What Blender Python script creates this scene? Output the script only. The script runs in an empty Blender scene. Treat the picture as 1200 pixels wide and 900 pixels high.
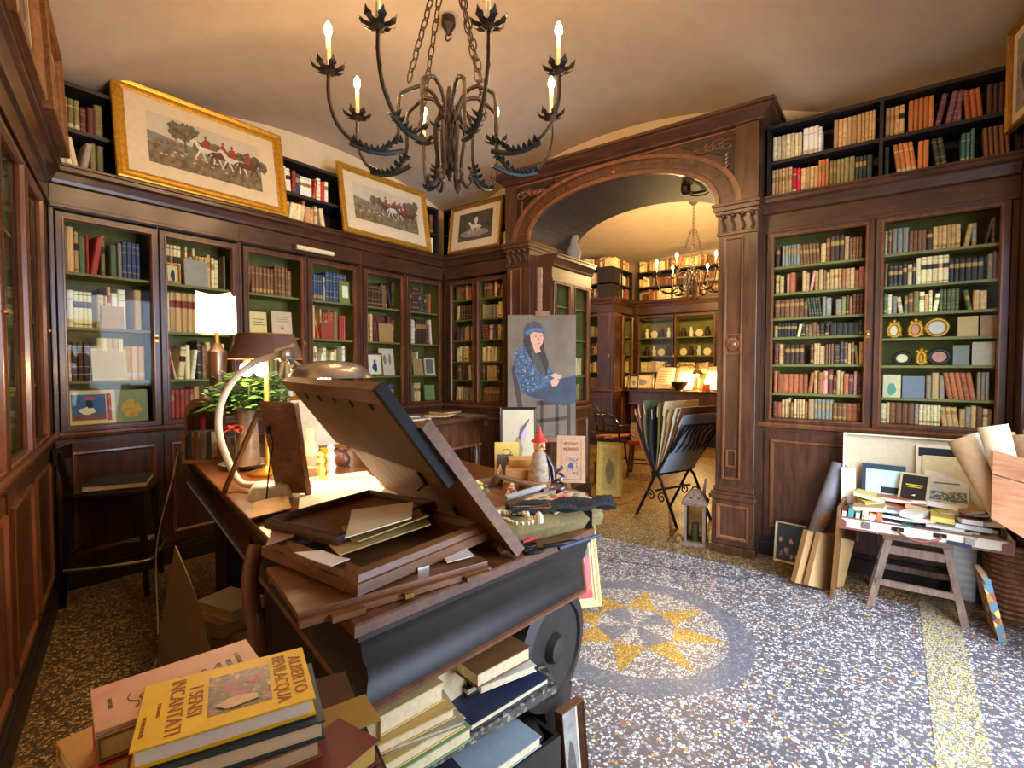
import bpy, math, random
from mathutils import Vector, Matrix, Euler
sc = bpy.context.scene
COL = sc.collection
RN = random.Random(11)
rad = math.radians
# ------------------------------------------------------------------ camera
FPX, CAMH, YAW, PIT = 595.0, 1.5, rad(37.0), rad(-1.93)
cd = bpy.data.cameras.new('camera'); cam = bpy.data.objects.new('camera', cd); COL.objects.link(cam)
cd.sensor_width = 36; cd.lens = 36*FPX/1200; cd.clip_start = .02; cd.clip_end = 60
cam.location = (0, 0, CAMH); cam.rotation_euler = (math.pi/2+PIT, 0, YAW)
sc.camera = cam
# ------------------------------------------------------------------ world, daylight, exposure
w = bpy.data.worlds.new('world'); sc.world = w; w.use_nodes = True
w.node_tree.nodes['Background'].inputs[0].default_value = (.62, .75, 1, 1)
w.node_tree.nodes['Background'].inputs[1].default_value = 1.0
def area(name, loc, rot, sx, sy, power, col):
    l = bpy.data.lights.new(name, 'AREA'); l.shape = 'RECTANGLE'; l.size = sx; l.size_y = sy; l.energy = power; l.color = col
    o = bpy.data.objects.new(name, l); COL.objects.link(o); o.location = loc; o.rotation_euler = rot
    return o
area('street_daylight', (1.2, 2.3, 1.4), (0, rad(70), rad(-22)), 2.5, 2.2, 86, (.66, .80, 1.0)).data.spread = rad(125)   # in the street doorway
sc.view_settings.view_transform = 'Standard'; sc.view_settings.look = 'None'
sc.view_settings.exposure = 1.05; sc.view_settings.gamma = 1.0; sc.view_settings.use_curve_mapping = False
try:
    sc.cycles.use_denoising = True; sc.cycles.max_bounces = 8; sc.cycles.transparent_max_bounces = 16
    sc.cycles.sample_clamp_indirect = 6; sc.cycles.caustics_reflective = False; sc.cycles.caustics_refractive = False
except Exception: pass
# ------------------------------------------------------------------ measuring helpers (photo pixel -> place)
fw = Vector((-math.sin(YAW)*math.cos(PIT), math.cos(YAW)*math.cos(PIT), math.sin(PIT)))
rt = Vector((math.cos(YAW), math.sin(YAW), 0)); up = rt.cross(fw); CAM = Vector((0, 0, CAMH))
def ray(x, y): return fw + rt*((x-600)/FPX) - up*((y-450)/FPX)
def at(x, y, d): return CAM + ray(x, y)*d
def onz(x, y, z): d = ray(x, y); return CAM + d*((z-CAMH)/d.z)
def onx(x, y, X): d = ray(x, y); return CAM + d*(X/d.x)
def ony(x, y, Y): d = ray(x, y); return CAM + d*(Y/d.y)
def S(*c):
    if len(c) == 1 and isinstance(c[0], tuple): c = c[0]
    return tuple(((v/255)/12.92 if v <= 10 else ((v/255+.055)/1.055)**2.4) for v in c)+(1.0,)
# ------------------------------------------------------------------ materials
MATS = {}
def _new(name):
    m = bpy.data.materials.new(name); m.use_nodes = True; MATS[name] = m
    nt = m.node_tree; return m, nt, nt.nodes['Principled BSDF']
def link(nt, a, b): nt.links.new(a, b)
def noise(nt, scale, detail=4, vec=None, rough=.55):
    n = nt.nodes.new('ShaderNodeTexNoise'); n.inputs['Scale'].default_value = scale; n.inputs['Detail'].default_value = detail; n.inputs['Roughness'].default_value = rough
    if vec is not None: link(nt, vec, n.inputs['Vector'])
    return n
def objvec(nt, scale=(1, 1, 1)):
    t = nt.nodes.new('ShaderNodeTexCoord'); mp = nt.nodes.new('ShaderNodeMapping'); mp.inputs['Scale'].default_value = scale
    link(nt, t.outputs['Object'], mp.inputs['Vector']); return mp.outputs['Vector']
def ramp(nt, fac, stops, const=False):
    r = nt.nodes.new('ShaderNodeValToRGB'); e = r.color_ramp.elements
    if const: r.color_ramp.interpolation = 'CONSTANT'
    while len(e) < len(stops): e.new(.5)
    for i, (p, c) in enumerate(stops): e[i].position = p; e[i].color = c
    link(nt, fac, r.inputs[0]); return r.outputs[0]
def bump(nt, b, h, strength=.2, dist=.01):
    n = nt.nodes.new('ShaderNodeBump'); n.inputs['Strength'].default_value = strength; n.inputs['Distance'].default_value = dist
    link(nt, h, n.inputs['Height']); link(nt, n.outputs[0], b.inputs['Normal'])
def mixc(nt, fac, a, b, typ='MIX'):
    n = nt.nodes.new('ShaderNodeMix'); n.data_type = 'RGBA'; n.blend_type = typ
    for i, v in ((0, fac), (6, a), (7, b)):
        if hasattr(v, 'node'): link(nt, v, n.inputs[i])
        else: n.inputs[i].default_value = v
    return n.outputs[2]
def plain(name, col, rough=.6, metal=0, var=.12, scale=30, bmp=0, spec=.5, coat=0):
    if name in MATS: return MATS[name]
    m, nt, b = _new(name); c = S(*col)
    n = noise(nt, scale, 3, objvec(nt))
    lo = tuple(max(0, v*(1-var)) for v in c[:3])+(1,); hi = tuple(min(1, v*(1+var)) for v in c[:3])+(1,)
    link(nt, ramp(nt, n.outputs[0], [(.3, lo), (.7, hi)]), b.inputs['Base Color'])
    b.inputs['Roughness'].default_value = rough; b.inputs['Metallic'].default_value = metal; b.inputs['Specular IOR Level'].default_value = spec
    if coat: b.inputs['Coat Weight'].default_value = coat; b.inputs['Coat Roughness'].default_value = .15
    if bmp: bump(nt, b, n.outputs[0], bmp)
    return m
def wood(name, dark, light, grain=(6, 6, .8), scale=5, rough=.32, coat=.25, bmp=.06):
    if name in MATS: return MATS[name]
    m, nt, b = _new(name); v = objvec(nt, grain)
    n = noise(nt, scale, 6, v, .65); n2 = noise(nt, 1.7, 3, objvec(nt))
    c = ramp(nt, n.outputs[0], [(.28, S(*dark)), (.72, S(*light))])
    c2 = ramp(nt, n2.outputs[0], [(.3, (.72, .72, .72, 1)), (.7, (1.15, 1.15, 1.15, 1))])
    link(nt, mixc(nt, 1.0, c, c2, 'MULTIPLY'), b.inputs['Base Color'])
    b.inputs['Roughness'].default_value = rough; b.inputs['Coat Weight'].default_value = coat; b.inputs['Coat Roughness'].default_value = .18
    bump(nt, b, n.outputs[0], bmp)
    return m
def glass(name, tint=(1, 1, 1, 1), r0=.02):
    m, nt, b = _new(name); nt.nodes.remove(b)
    tr = nt.nodes.new('ShaderNodeBsdfTransparent'); tr.inputs[0].default_value = tint
    gl = nt.nodes.new('ShaderNodeBsdfGlossy'); gl.inputs['Roughness'].default_value = r0
    fr = nt.nodes.new('ShaderNodeLayerWeight'); fr.inputs[0].default_value = .5
    mx = nt.nodes.new('ShaderNodeMixShader')
    link(nt, ramp(nt, fr.outputs['Facing'], [(0, (.009,)*3+(1,)), (.6, (.016,)*3+(1,)), (.85, (.09,)*3+(1,)), (1, (.6,)*3+(1,))]), mx.inputs[0]); link(nt, tr.outputs[0], mx.inputs[1]); link(nt, gl.outputs[0], mx.inputs[2])
    link(nt, mx.outputs[0], nt.nodes['Material Output'].inputs[0]); return m
def emit(name, col, s):
    m, nt, b = _new(name); b.inputs['Base Color'].default_value = (1, 1, 1, 1)
    b.inputs['Emission Color'].default_value = col; b.inputs['Emission Strength'].default_value = s; return m
def coverlike(name, attr=None):
    m, nt, b = _new(name)
    if attr: a = nt.nodes.new('ShaderNodeAttribute'); a.attribute_name = attr; c = a.outputs['Color']
    else: c = nt.nodes.new('ShaderNodeObjectInfo').outputs['Color']
    n = noise(nt, 45, 4, objvec(nt)); f = ramp(nt, n.outputs[0], [(.3, (.7, .7, .7, 1)), (.7, (1.15, 1.15, 1.15, 1))])
    link(nt, mixc(nt, 1.0, c, f, 'MULTIPLY'), b.inputs['Base Color']); b.inputs['Roughness'].default_value = .55
    return m
MAHO = wood('mahogany', (46, 26, 17), (98, 59, 35), rough=.36, coat=.18)
MAHOH = wood('mahogany_rail', (46, 26, 17), (92, 55, 33), grain=(.8, 6, 6), rough=.36, coat=.18)
MAHO2 = wood('mahogany_bead', (88, 52, 32), (140, 86, 52), rough=.28)
DARKW = wood('ebonised_wood', (22, 15, 14), (44, 29, 24), rough=.5, coat=.04)
OAKW = wood('golden_oak', (86, 50, 20), (148, 96, 44), grain=(1.5, 6, 6), scale=7, rough=.5, coat=.05)
BROWNW = wood('brown_wood', (92, 56, 30), (140, 92, 52), grain=(1.2, 8, 8), rough=.42)
OLDW = wood('worn_wood', (88, 66, 52), (140, 112, 92), grain=(8, 8, 1), rough=.7, coat=0, bmp=.2)
CRATEW = wood('crate_wood', (176, 112, 74), (214, 156, 112), grain=(2, 14, 14), scale=3, rough=.65, coat=0)
GREEN = plain('cabinet_green', (116, 114, 58), .6, var=.15, scale=8)
GREEND = plain('cabinet_green_back', (112, 104, 46), .75, var=.2, scale=6)
BLACKS = plain('black_shelf_paint', (38, 32, 29), .5)
GOLD = plain('gilt', (196, 146, 44), .36, .55, .25, 40, .15)
GOLDD = plain('dark_gilt', (150, 104, 36), .42, .45, .3, 40, .15)
MATB = plain('mount_board', (218, 202, 168), .85, var=.05)
IRON = plain('wrought_iron', (54, 40, 31), .5, .5, .35, 60, .25)
IRONG = plain('verdigris_iron', (40, 42, 40), .5, .4, .3, 60, .2)
BLACKI = plain('black_iron', (20, 19, 20), .6, 0, spec=.3)
BLACKP = plain('black_lacquer', (24, 20, 19), .3, coat=.3)
BRASS = plain('brass', (190, 140, 62), .3, .9)
SILVER = plain('silver', (190, 184, 172), .25, .9)
CREAM = plain('cream_paper', (226, 208, 168), .8, var=.06)
PAGES = plain('book_pages', (214, 192, 150), .85, var=.12, scale=60)
WHITE = plain('white_paper', (238, 234, 222), .8, var=.03)
WHITEP = plain('white_enamel', (222, 220, 212), .35, var=.04)
BLACK = plain('black_ink', (20, 18, 18), .6)
REDC = plain('red_cloth', (176, 36, 34), .6)
GLASS = glass('cabinet_glass', (.96, .98, .96, 1)); PICGLASS = glass('picture_glass', (.98, .98, .98, 1)); LGLASS = glass('dusty_lantern_glass', (.42, .40, .34, 1), .2)
BULB = emit('warm_bulb', (1, .62, .27, 1), 330)
BULBL = emit('lamp_bulb', (1, .68, .36, 1), 260)
BULBF = emit('far_bulb', (1, .66, .27, 1), 2100)
SHADE = emit('lit_shade', (1, .86, .62, 1), 3.2)
CANDLE = plain('candle_sleeve', (228, 210, 150), .6)
COVER = coverlike('book_cover'); COVERS = coverlike('book_cover_row', 'Col')
GILTL = plain('gilt_band', (176, 136, 70), .5, .2); REDL = plain('red_label', (140, 44, 36), .6); PALEL = plain('pale_label', (216, 200, 164), .7)
DARKL = plain('dark_label', (54, 42, 36), .6)
def plaster(name, c0, c1):
    m, nt, b = _new(name); n = noise(nt, .7, 5, objvec(nt), .55); n2 = noise(nt, 7, 4, objvec(nt))
    c = ramp(nt, n.outputs[0], [(.3, S(*c0)), (.7, S(*c1))])
    link(nt, mixc(nt, .06, c, ramp(nt, n2.outputs[0], [(.3, S(130, 112, 98)), (.6, S(232, 220, 200))])), b.inputs['Base Color'])
    b.inputs['Roughness'].default_value = .9; bump(nt, b, n2.outputs[0], .08, .015); return m
PLASTER = plaster('vault_plaster', (176, 156, 134), (192, 173, 150)); PLASTERW = plaster('lunette_plaster', (220, 200, 164), (232, 214, 180))
def terrazzo(name, binder, stops, scale=74, thr=.07):
    m, nt, b = _new(name); v = objvec(nt)
    vo = nt.nodes.new('ShaderNodeTexVoronoi'); vo.inputs['Scale'].default_value = scale; link(nt, v, vo.inputs['Vector'])
    ve = nt.nodes.new('ShaderNodeTexVoronoi'); ve.feature = 'DISTANCE_TO_EDGE'; ve.inputs['Scale'].default_value = scale; link(nt, v, ve.inputs['Vector'])
    sep = nt.nodes.new('ShaderNodeSeparateColor'); link(nt, vo.outputs['Color'], sep.inputs[0])
    chips = ramp(nt, sep.outputs[0], stops, True)
    n = noise(nt, 1.1, 5, v); bc = ramp(nt, n.outputs[0], [(.35, tuple(x*.7 for x in S(*binder)[:3])+(1,)), (.65, S(*binder))])
    f = ramp(nt, ve.outputs['Distance'], [(thr, (0, 0, 0, 1)), (thr+.06, (1, 1, 1, 1))])
    link(nt, mixc(nt, f, bc, chips), b.inputs['Base Color'])
    n3 = noise(nt, 3, 4, v); link(nt, ramp(nt, n3.outputs[0], [(.3, (.34, .34, .34, 1)), (.7, (.55, .55, .55, 1))]), b.inputs['Roughness'])
    bump(nt, b, f, .05, .004); return m
G_, W_, D_, Y_ = S(124, 122, 128), S(212, 208, 204), S(88, 84, 88), S(196, 152, 74)
TERR = terrazzo('terrazzo_grey', (104, 98, 100), [(0, D_), (.22, S(92, 84, 84)), (.42, W_), (.6, S(164, 158, 156)), (.74, S(224, 220, 214)), (.86, G_), (.93, Y_), (.965, S(156, 92, 72))])
TERY = terrazzo('terrazzo_ochre', (96, 74, 42), [(0, S(110, 84, 46)), (.3, S(196, 152, 78)), (.6, S(150, 112, 58)), (.8, S(214, 178, 108)), (.93, S(120, 96, 70))])
TERO = terrazzo('terrazzo_warm_lit', (84, 66, 44), [(0, S(84, 70, 50)), (.25, S(166, 132, 78)), (.5, S(112, 90, 58)), (.7, S(196, 164, 104)), (.9, S(140, 124, 100))])  # grey terrazzo with the yellow lamplight painted into its chip colours
TERG = terrazzo('terrazzo_dark_grey', (92, 94, 102), [(0, S(108, 110, 118)), (.4, S(126, 128, 136)), (.7, S(98, 100, 108)), (.95, S(150, 148, 150))], 60)
TERYL = terrazzo('terrazzo_yellow', (120, 92, 44), [(0, S(206, 160, 66)), (.4, S(184, 138, 56)), (.8, S(222, 186, 96)), (.96, S(150, 120, 90))])
TERYM = terrazzo('terrazzo_pale_yellow', (110, 100, 88), [(0, S(198, 188, 150)), (.3, S(204, 174, 96)), (.5, S(186, 178, 168)), (.72, S(212, 190, 120)), (.88, S(128, 122, 116))])
TERW = terrazzo('terrazzo_white', (96, 88, 84), [(0, S(206, 200, 190)), (.5, S(176, 166, 156)), (.7, S(150, 110, 90)), (.8, S(120, 112, 108))])
# ------------------------------------------------------------------ mesh builder
class MB:
    def __init__(s): s.v = []; s.f = []; s.m = []; s.T = None
    def add(s, vs, fs, mi=0):
        b = len(s.v)
        for p in vs:
            p = Vector(p)
            s.v.append(tuple(s.T @ p) if s.T is not None else tuple(p))
        for f in fs: s.f.append(tuple(i+b for i in f)); s.m.append(mi)
        return s
    def box(s, x0, x1, y0, y1, z0, z1, mi=0):
        return s.add([(x, y, z) for z in (z0, z1) for y in (y0, y1) for x in (x0, x1)],
                     [(0, 2, 3, 1), (4, 5, 7, 6), (0, 1, 5, 4), (2, 6, 7, 3), (0, 4, 6, 2), (1, 3, 7, 5)], mi)
    def slab(s, pts, vec, mi=0):          # polygon extruded along vec
        n = len(pts); vec = Vector(vec); pts = [Vector(p) for p in pts]
        return s.add(pts+[p+vec for p in pts], [tuple(range(n))[::-1], tuple(range(n, 2*n))]+[(i, (i+1) % n, n+(i+1) % n, n+i) for i in range(n)], mi)
    def poly(s, pts, mi=0): return s.add(pts, [tuple(range(len(pts)))], mi)
    def loops(s, loops, mi=0, closed=True, cap0=False, cap1=False):
        n = len(loops[0]); vs = [p for l in loops for p in l]; fs = []
        for k in range(len(loops)-1):
            for i in range(n if closed else n-1):
                j = (i+1) % n; fs.append((k*n+i, k*n+j, (k+1)*n+j, (k+1)*n+i))
        if cap0: fs.append(tuple(range(n))[::-1])
        if cap1: fs.append(tuple((len(loops)-1)*n+i for i in range(n)))
        return s.add(vs, fs, mi)
    def ring(s, x0, x1, z0, z1, prof, mi=0):   # mitred moulding, prof = (inset, y)
        return s.loops([[(x0+d, y, z0+d), (x1-d, y, z0+d), (x1-d, y, z1-d), (x0+d, y, z1-d)] for d, y in prof], mi)
    def lathe(s, prof, n=16, c=(0, 0, 0), mi=0, ax='z', a0=0):
        L = []
        for r, h in prof:
            l = []
            for i in range(n):
                a = a0+2*math.pi*i/n; u, v = r*math.cos(a), r*math.sin(a)
                p = {'z': (u, v, h), 'x': (h, u, v), 'y': (u, h, v)}[ax]
                l.append((p[0]+c[0], p[1]+c[1], p[2]+c[2]))
            L.append(l)
        return s.loops(L, mi, True, True, True)
    def ball(s, c, r, n=12, mi=0, sz=1): return s.lathe([(max(.0005, r*math.sin(math.pi*k/8)), -r*sz*math.cos(math.pi*k/8)) for k in range(9)], n, c, mi)
    def tube(s, path, r, n=8, mi=0, closed=False):
        P = [Vector(p) for p in path]; m = len(P); L = []; ref = Vector((0, 0, 1)); prev = None
        for i, p in enumerate(P):
            t = (P[(i+1) % m]-P[i-1]) if closed else (P[min(i+1, m-1)]-P[max(i-1, 0)])
            if t.length < 1e-9: t = Vector((0, 0, 1))
            t.normalize()
            if prev is None: a = t.cross(ref) if abs(t.dot(ref)) < .95 else t.cross(Vector((1, 0, 0)))
            else: a = prev-t*prev.dot(t)
            if a.length < 1e-6: a = t.orthogonal()
            a.normalize(); prev = a; b = t.cross(a); rr = r[i] if isinstance(r, (list, tuple)) else r
            L.append([p+(a*math.cos(2*math.pi*k/n)+b*math.sin(2*math.pi*k/n))*rr for k in range(n)])
        if closed: L.append(L[0])
        return s.loops(L, mi, True, not closed, not closed)
    def bar(s, a, b, r, n=8, mi=0): return s.tube([a, b], r, n, mi)
    def beam(s, a, b, w, h, mi=0, upv=(0, 0, 1)):
        a, b = Vector(a), Vector(b); t = (b-a).normalized(); x = t.cross(Vector(upv))
        if x.length < 1e-4: x = t.orthogonal()
        x.normalize(); y = x.cross(t); L = [[p+x*(sx*w/2)+y*(sy*h/2) for sx, sy in ((-1, -1), (1, -1), (1, 1), (-1, 1))] for p in (a, b)]
        return s.loops(L, mi, True, True, True)
    def mesh(s, name, mats, smooth=False):
        me = bpy.data.meshes.new(name); me.from_pydata(s.v, [], s.f)
        for m in (mats if isinstance(mats, (list, tuple)) else [mats]): me.materials.append(m)
        me.polygons.foreach_set('material_index', s.m)
        if smooth: me.polygons.foreach_set('use_smooth', [True]*len(s.f))
        me.update(); return me
    def build(s, name, mats, parent=None, smooth=False, bevel=0, loc=None, rot=None, label=None):
        me = s.mesh(name, mats, smooth); o = bpy.data.objects.new(name, me); COL.objects.link(o)
        import bmesh
        bm = bmesh.new(); bm.from_mesh(me); bmesh.ops.recalc_face_normals(bm, faces=bm.faces); bm.to_mesh(me); bm.free()
        if parent is not None: o.parent = parent
        if loc is not None: o.location = loc
        if rot is not None: o.rotation_euler = rot
        if bevel:
            md = o.modifiers.new('bevel', 'BEVEL'); md.width = bevel; md.segments = 2; md.limit_method = 'ANGLE'; md.angle_limit = rad(40)
        if smooth:
            md = o.modifiers.new('edges', 'EDGE_SPLIT'); md.split_angle = rad(45)
        if label: o['label'] = label
        return o
def tag(o, label, cat, group=None):
    o['label'] = label; o['category'] = cat
    if group: o['group'] = group
    return o
def thing(name, label, cat, loc=(0, 0, 0), rot=(0, 0, 0), group=None):
    o = bpy.data.objects.new(name, None); COL.objects.link(o); o.location = loc; o.rotation_euler = rot; o.empty_display_size = .05
    return tag(o, label, cat, group)
def struct(o, label=None):
    o['kind'] = 'structure'
    if label: o['label'] = label
    return o
def part(name, mats, parent, fn, **k):
    mb = MB(); fn(mb); return mb.build(name, mats, parent, **k)
def mat_of(o): return Matrix.LocRotScale(Vector(o.location), Euler(o.rotation_euler), None)
def catmull(pts, n=6):
    P = [Vector(p) for p in pts]; out = []
    for i in range(len(P)-1):
        a, b, c, d = P[max(i-1, 0)], P[i], P[i+1], P[min(i+2, len(P)-1)]
        for k in range(n):
            t = k/n; out.append(.5*((2*b)+(c-a)*t+(2*a-5*b+4*c-d)*t*t+(3*b-a-3*c+d)*t**3))
    out.append(P[-1]); return out
def text(body, parent, size, loc, rot, m, name='lettering', align='CENTER', sx=1):
    cu = bpy.data.curves.new(name, 'FONT'); cu.body = body; cu.size = size; cu.align_x = align; cu.extrude = .0002; cu.resolution_u = 3
    t = bpy.data.objects.new(name, cu); COL.objects.link(t); me = bpy.data.meshes.new_from_object(t); bpy.data.objects.remove(t)
    me.materials.clear(); me.materials.append(m); o = bpy.data.objects.new(name, me); COL.objects.link(o); o.parent = parent; o.location = loc; o.rotation_euler = rot; o.scale = (sx, 1, 1)
    return o
ORD = 'first second third fourth fifth sixth seventh eighth ninth tenth eleventh twelfth thirteenth fourteenth fifteenth sixteenth seventeenth eighteenth nineteenth twentieth'.split()
def ordw(i): return ORD[i] if i < 20 else ('twenty-'+ORD[i-20] if i < 29 else 'thirtieth')
# ------------------------------------------------------------------ the shell
AX, BY = -4.4, 4.45                         # front planes of the bookcases on wall A (left) and wall B (arch)
DANG = rad(16.2); DE = Vector((math.cos(DANG), -math.sin(DANG), 0)); DN = Vector((-math.sin(DANG), -math.cos(DANG), 0)); DP = Vector((AX, .84, 0))
def yD(x, off=0): return DP.y + (x-DP.x)*DE.y/DE.x - off/math.cos(DANG)
fl = struct(MB().box(-5.2, 1.15, -1.6, 4.30, -.1, 0).build('floor', TERR), 'grey speckled terrazzo floor of the front room')
struct(MB().box(-6.4, 1.15, 4.30, 10.7, -.1, 0).build('floor', TERY), 'ochre speckled terrazzo floor of the far room')
MC = Vector((-1.17, 2.74, 0))               # medallion
mb = MB(); n = 64
mb.loops([[(MC.x+r*math.cos(2*math.pi*i/n), MC.y+r*math.sin(2*math.pi*i/n), h) for i in range(n)] for r, h in ((.50, -.01), (.50, .0012), (.63, .0012), (.63, -.01))])
mb.build('medallion_ring', TERG, fl)
MB().add([(MC.x+.5*math.cos(2*math.pi*i/n), MC.y+.5*math.sin(2*math.pi*i/n), .0008) for i in range(n)], [tuple(range(n))]).build('medallion_field', TERW, fl)
for k in range(8):
    a = 2*math.pi*k/8+.25; P = lambda r, t: (MC.x+r*math.cos(t), MC.y+r*math.sin(t), .0008)
    MB().slab([P(.23, a-.3927), P(.495, a), P(.23, a+.3927)], (0, 0, .0012)).build('star_point', TERYL, fl)
    MB().slab([P(.004, a), P(.23, a-.3927), P(.23, a+.3927)], (0, 0, .0010)).build('star_facet', TERG if k % 2 else TERW, fl)
MB().slab([(.155, 4.25, -.01), (.33, 4.25, -.01), (.33, -.8, -.01), (.155, -.8, -.01)], (0, 0, .0115)).build('border_strip', TERYM, fl)
for nm, P4 in (('warm_light_field', [(-4.4, BY), (.6, BY), (.6, BY-.42), (-4.4, BY-.42)]), ('warm_light_field', [(-4.4, BY-.42), (-3.9, BY-.42), (-3.9, .7), (-4.4, .84)]),
               ('warm_light_field', [tuple(DP)[:2], tuple(DP+DE*5.2)[:2], tuple(DP+DE*5.2-DN*1.0)[:2], tuple(DP-DN*1.0)[:2]])):
    BZ = globals().get('BZ', .0110)+.0004; MB().slab([(x, y, -.01) for x, y in P4], (0, 0, BZ)).build(nm, TERO, fl)  # warm light on floor the daylight misses, painted in as ochre fields
for pts in ([(700, 655), (760, 662), (820, 672), (870, 678), (930, 668)], [(690, 600), (735, 590), (760, 578), (745, 560)], [(60, 760), (110, 735), (190, 690)]):
    MB().tube([onz(x, y, -.0005) for x, y in pts], .004, 5).build('floor_crack', DARKW, fl)
# walls
WALLM = PLASTERW
struct(MB().box(-5.0, -4.75, -.5, 4.9, 0, 4.3).build('wall_left', WALLM))
mb = MB(); mb.box(-5.0, -3.05, 4.80, 5.15, 0, 4.3); mb.box(-1.1, 1.15, 4.80, 5.15, 0, 4.3); mb.box(-3.05, -1.1, 4.80, 5.15, 3.25, 4.3)
struct(mb.build('wall_back', WALLM), 'plaster wall around the archway')
a, b = DP+DN*.36-DE*.5, DP+DN*.36+DE*6.2
struct(MB().slab([a, b, b+DN*.2, a+DN*.2], (0, 0, 4.3)).build('wall_front', WALLM))
mb = MB(); mb.box(1.02, 1.15, 3.5, 4.85, 0, 4.3); mb.box(1.02, 1.15, -1.6, 1.1, 0, 4.3); mb.box(1.02, 1.15, 1.1, 3.5, 2.75, 4.3)
struct(mb.build('wall_right', WALLM), 'plaster wall with the street doorway')
mb = MB(); mb.box(.98, 1.16, 1.02, 1.1, 0, 2.83); mb.box(.98, 1.16, 3.5, 3.58, 0, 2.83); mb.box(.98, 1.16, 1.1, 3.5, 2.75, 2.83)
struct(mb.build('door_1', MAHO), 'wooden frame of the open street doorway')
# the vaults
def smx(a, b, e): return (a+b+math.sqrt((a-b)**2+e*e))/2
def vault(name, x0, x1, ylo, yhi, spring, r1, r2, n=44, lu=None):
    V = []; F = []
    for j in range(n+1):
        for i in range(n+1):
            u = -1+2*i/n; v = -1+2*j/n; x = x0+(x1-x0)*(u+1)/2; a = ylo(x); y = a+(yhi-a)*(v+1)/2
            fu, fv = (1-u*u, 1-v*v) if lu is None else (1.2*smx(0, 1-((x-lu[0])/lu[1])**2, .03), smx(0, 1-((y-lu[2])/lu[3])**2, .03))
            V.append((x, y, spring+r1*(smx(fu, fv, .05) if lu else max(fu, fv))+r2*(1-u*u)*(1-v*v)))
    for j in range(n):
        for i in range(n): q = j*(n+1)+i; F.append((q, q+n+1, q+n+2, q+1))
    o = MB().add(V, F).build(name, PLASTER, smooth=True); o.modifiers[0].split_angle = rad(35)
    sd = o.modifiers.new('thick', 'SOLIDIFY'); sd.thickness = .06; sd.offset = -1
    return struct(o)
vault('ceiling', -4.8, 1.1, lambda x: yD(x, .40), 4.85, 3.43, .42, .36, 150, (-2.25, 2.1, 3.1, 2.15))['label'] = 'pale plaster groin vault over the front room'
hk = thing('ceiling_hook', 'old rusty iron hook in the plaster vault', 'hook', (-2.75, 2.85, 3.98)); part('rosette', IRON, hk, lambda m: m.lathe([(.05, .16), (.055, .10), (.03, .06), (.012, .03)], 10)); part('ring', IRON, hk, lambda m: m.tube([(.03*math.cos(t*.5), 0, .02+.03*math.sin(t*.5)) for t in range(13)], .006, 6))
# far room shell
struct(MB().box(-6.4, -6.2, 5.1, 10.7, 0, 4.3).build('wall_left', PLASTER), 'far room wall behind the corner bookcases')
struct(MB().box(-6.4, 1.15, 10.2, 10.4, 0, 4.3).build('wall_back', PLASTER), 'far room end wall')
struct(MB().box(1.0, 1.15, 5.1, 10.4, 0, 4.3).build('wall_right', PLASTER), 'far room side wall')
vault('ceiling', -6.4, 1.1, lambda x: 5.0, 10.3, 3.45, .35, .35)['label'] = 'yellow lit plaster vault of the far room'
# ------------------------------------------------------------------ archway
AXC, AHW, ASP, ARI = -2.09, .915, 2.78, .42
arch = bpy.data.objects.new('trim_1', None); COL.objects.link(arch); struct(arch, 'carved dark wood archway between the two rooms')
def arcp(hw, ri, n=28, sp=ASP):
    return [(AXC+hw*math.cos(math.pi*(1-i/n)), sp+ri*math.sin(math.pi*(1-i/n))**.86) for i in range(n+1)]
xL, xR, zT = -3.30, -.86, 3.42
ip = arcp(AHW, ARI)
def archface(y0, y1):
    mb = MB(); pts = [(xL, ASP)]+ip+[(xR, ASP)]; N = len(pts)
    top = [(xL+(xR-xL)*max(0, min(1, (p[0]-xL)/(xR-xL))), zT) for p in pts]
    mb.loops([[(x, y0, z) for x, z in pts], [(x, y0, z) for x, z in top]], 0, False)
    mb.loops([[(x, y1, z) for x, z in pts], [(x, y1, z) for x, z in top]], 0, False)
    for x in (xL, xR): mb.add([(x, y0, ASP), (x, y1, ASP), (x, y1, zT), (x, y0, zT)], [(0, 1, 2, 3)])
    mb.add([(xL, y0, zT), (xR, y0, zT), (xR, y1, zT), (xL, y1, zT)], [(0, 1, 2, 3)])
    return mb
archface(4.30, 5.20).build('arch_body', MAHO, arch)
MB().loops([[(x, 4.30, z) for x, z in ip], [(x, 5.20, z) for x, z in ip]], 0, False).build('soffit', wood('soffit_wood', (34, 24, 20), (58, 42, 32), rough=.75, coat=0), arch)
# archivolt rings (raised) and its recessed panels
def archband(h0, h1, r0, r1, y0, y1, a0=0, a1=1, n=28):
    def pt(hw, ri, t): return (AXC+hw*math.cos(math.pi*(1-t)), ASP+ri*math.sin(math.pi*(1-t))**.86)
    ts = [a0+(a1-a0)*i/n for i in range(n+1)]; A = [pt(h0, r0, t) for t in ts]; B = [pt(h1, r1, t) for t in ts]
    mb = MB(); L = []
    for (ax, az), (bx, bz) in zip(A, B): L.append([(ax, y1, az), (ax, y0, az), (bx, y0, bz), (bx, y1, bz)])
    return mb.loops(L, 0, True, True, True)
archband(AHW, AHW+.035, ARI, ARI+.035, 4.265, 4.305).build('archivolt_moulding', MAHO2, arch)
archband(1.075, 1.115, .545, .575, 4.255, 4.305).build('archivolt_moulding', MAHO2, arch)
archband(AHW+.035, 1.075, ARI+.035, .545, 4.285, 4.305).build('archivolt', MAHO, arch)
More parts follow.
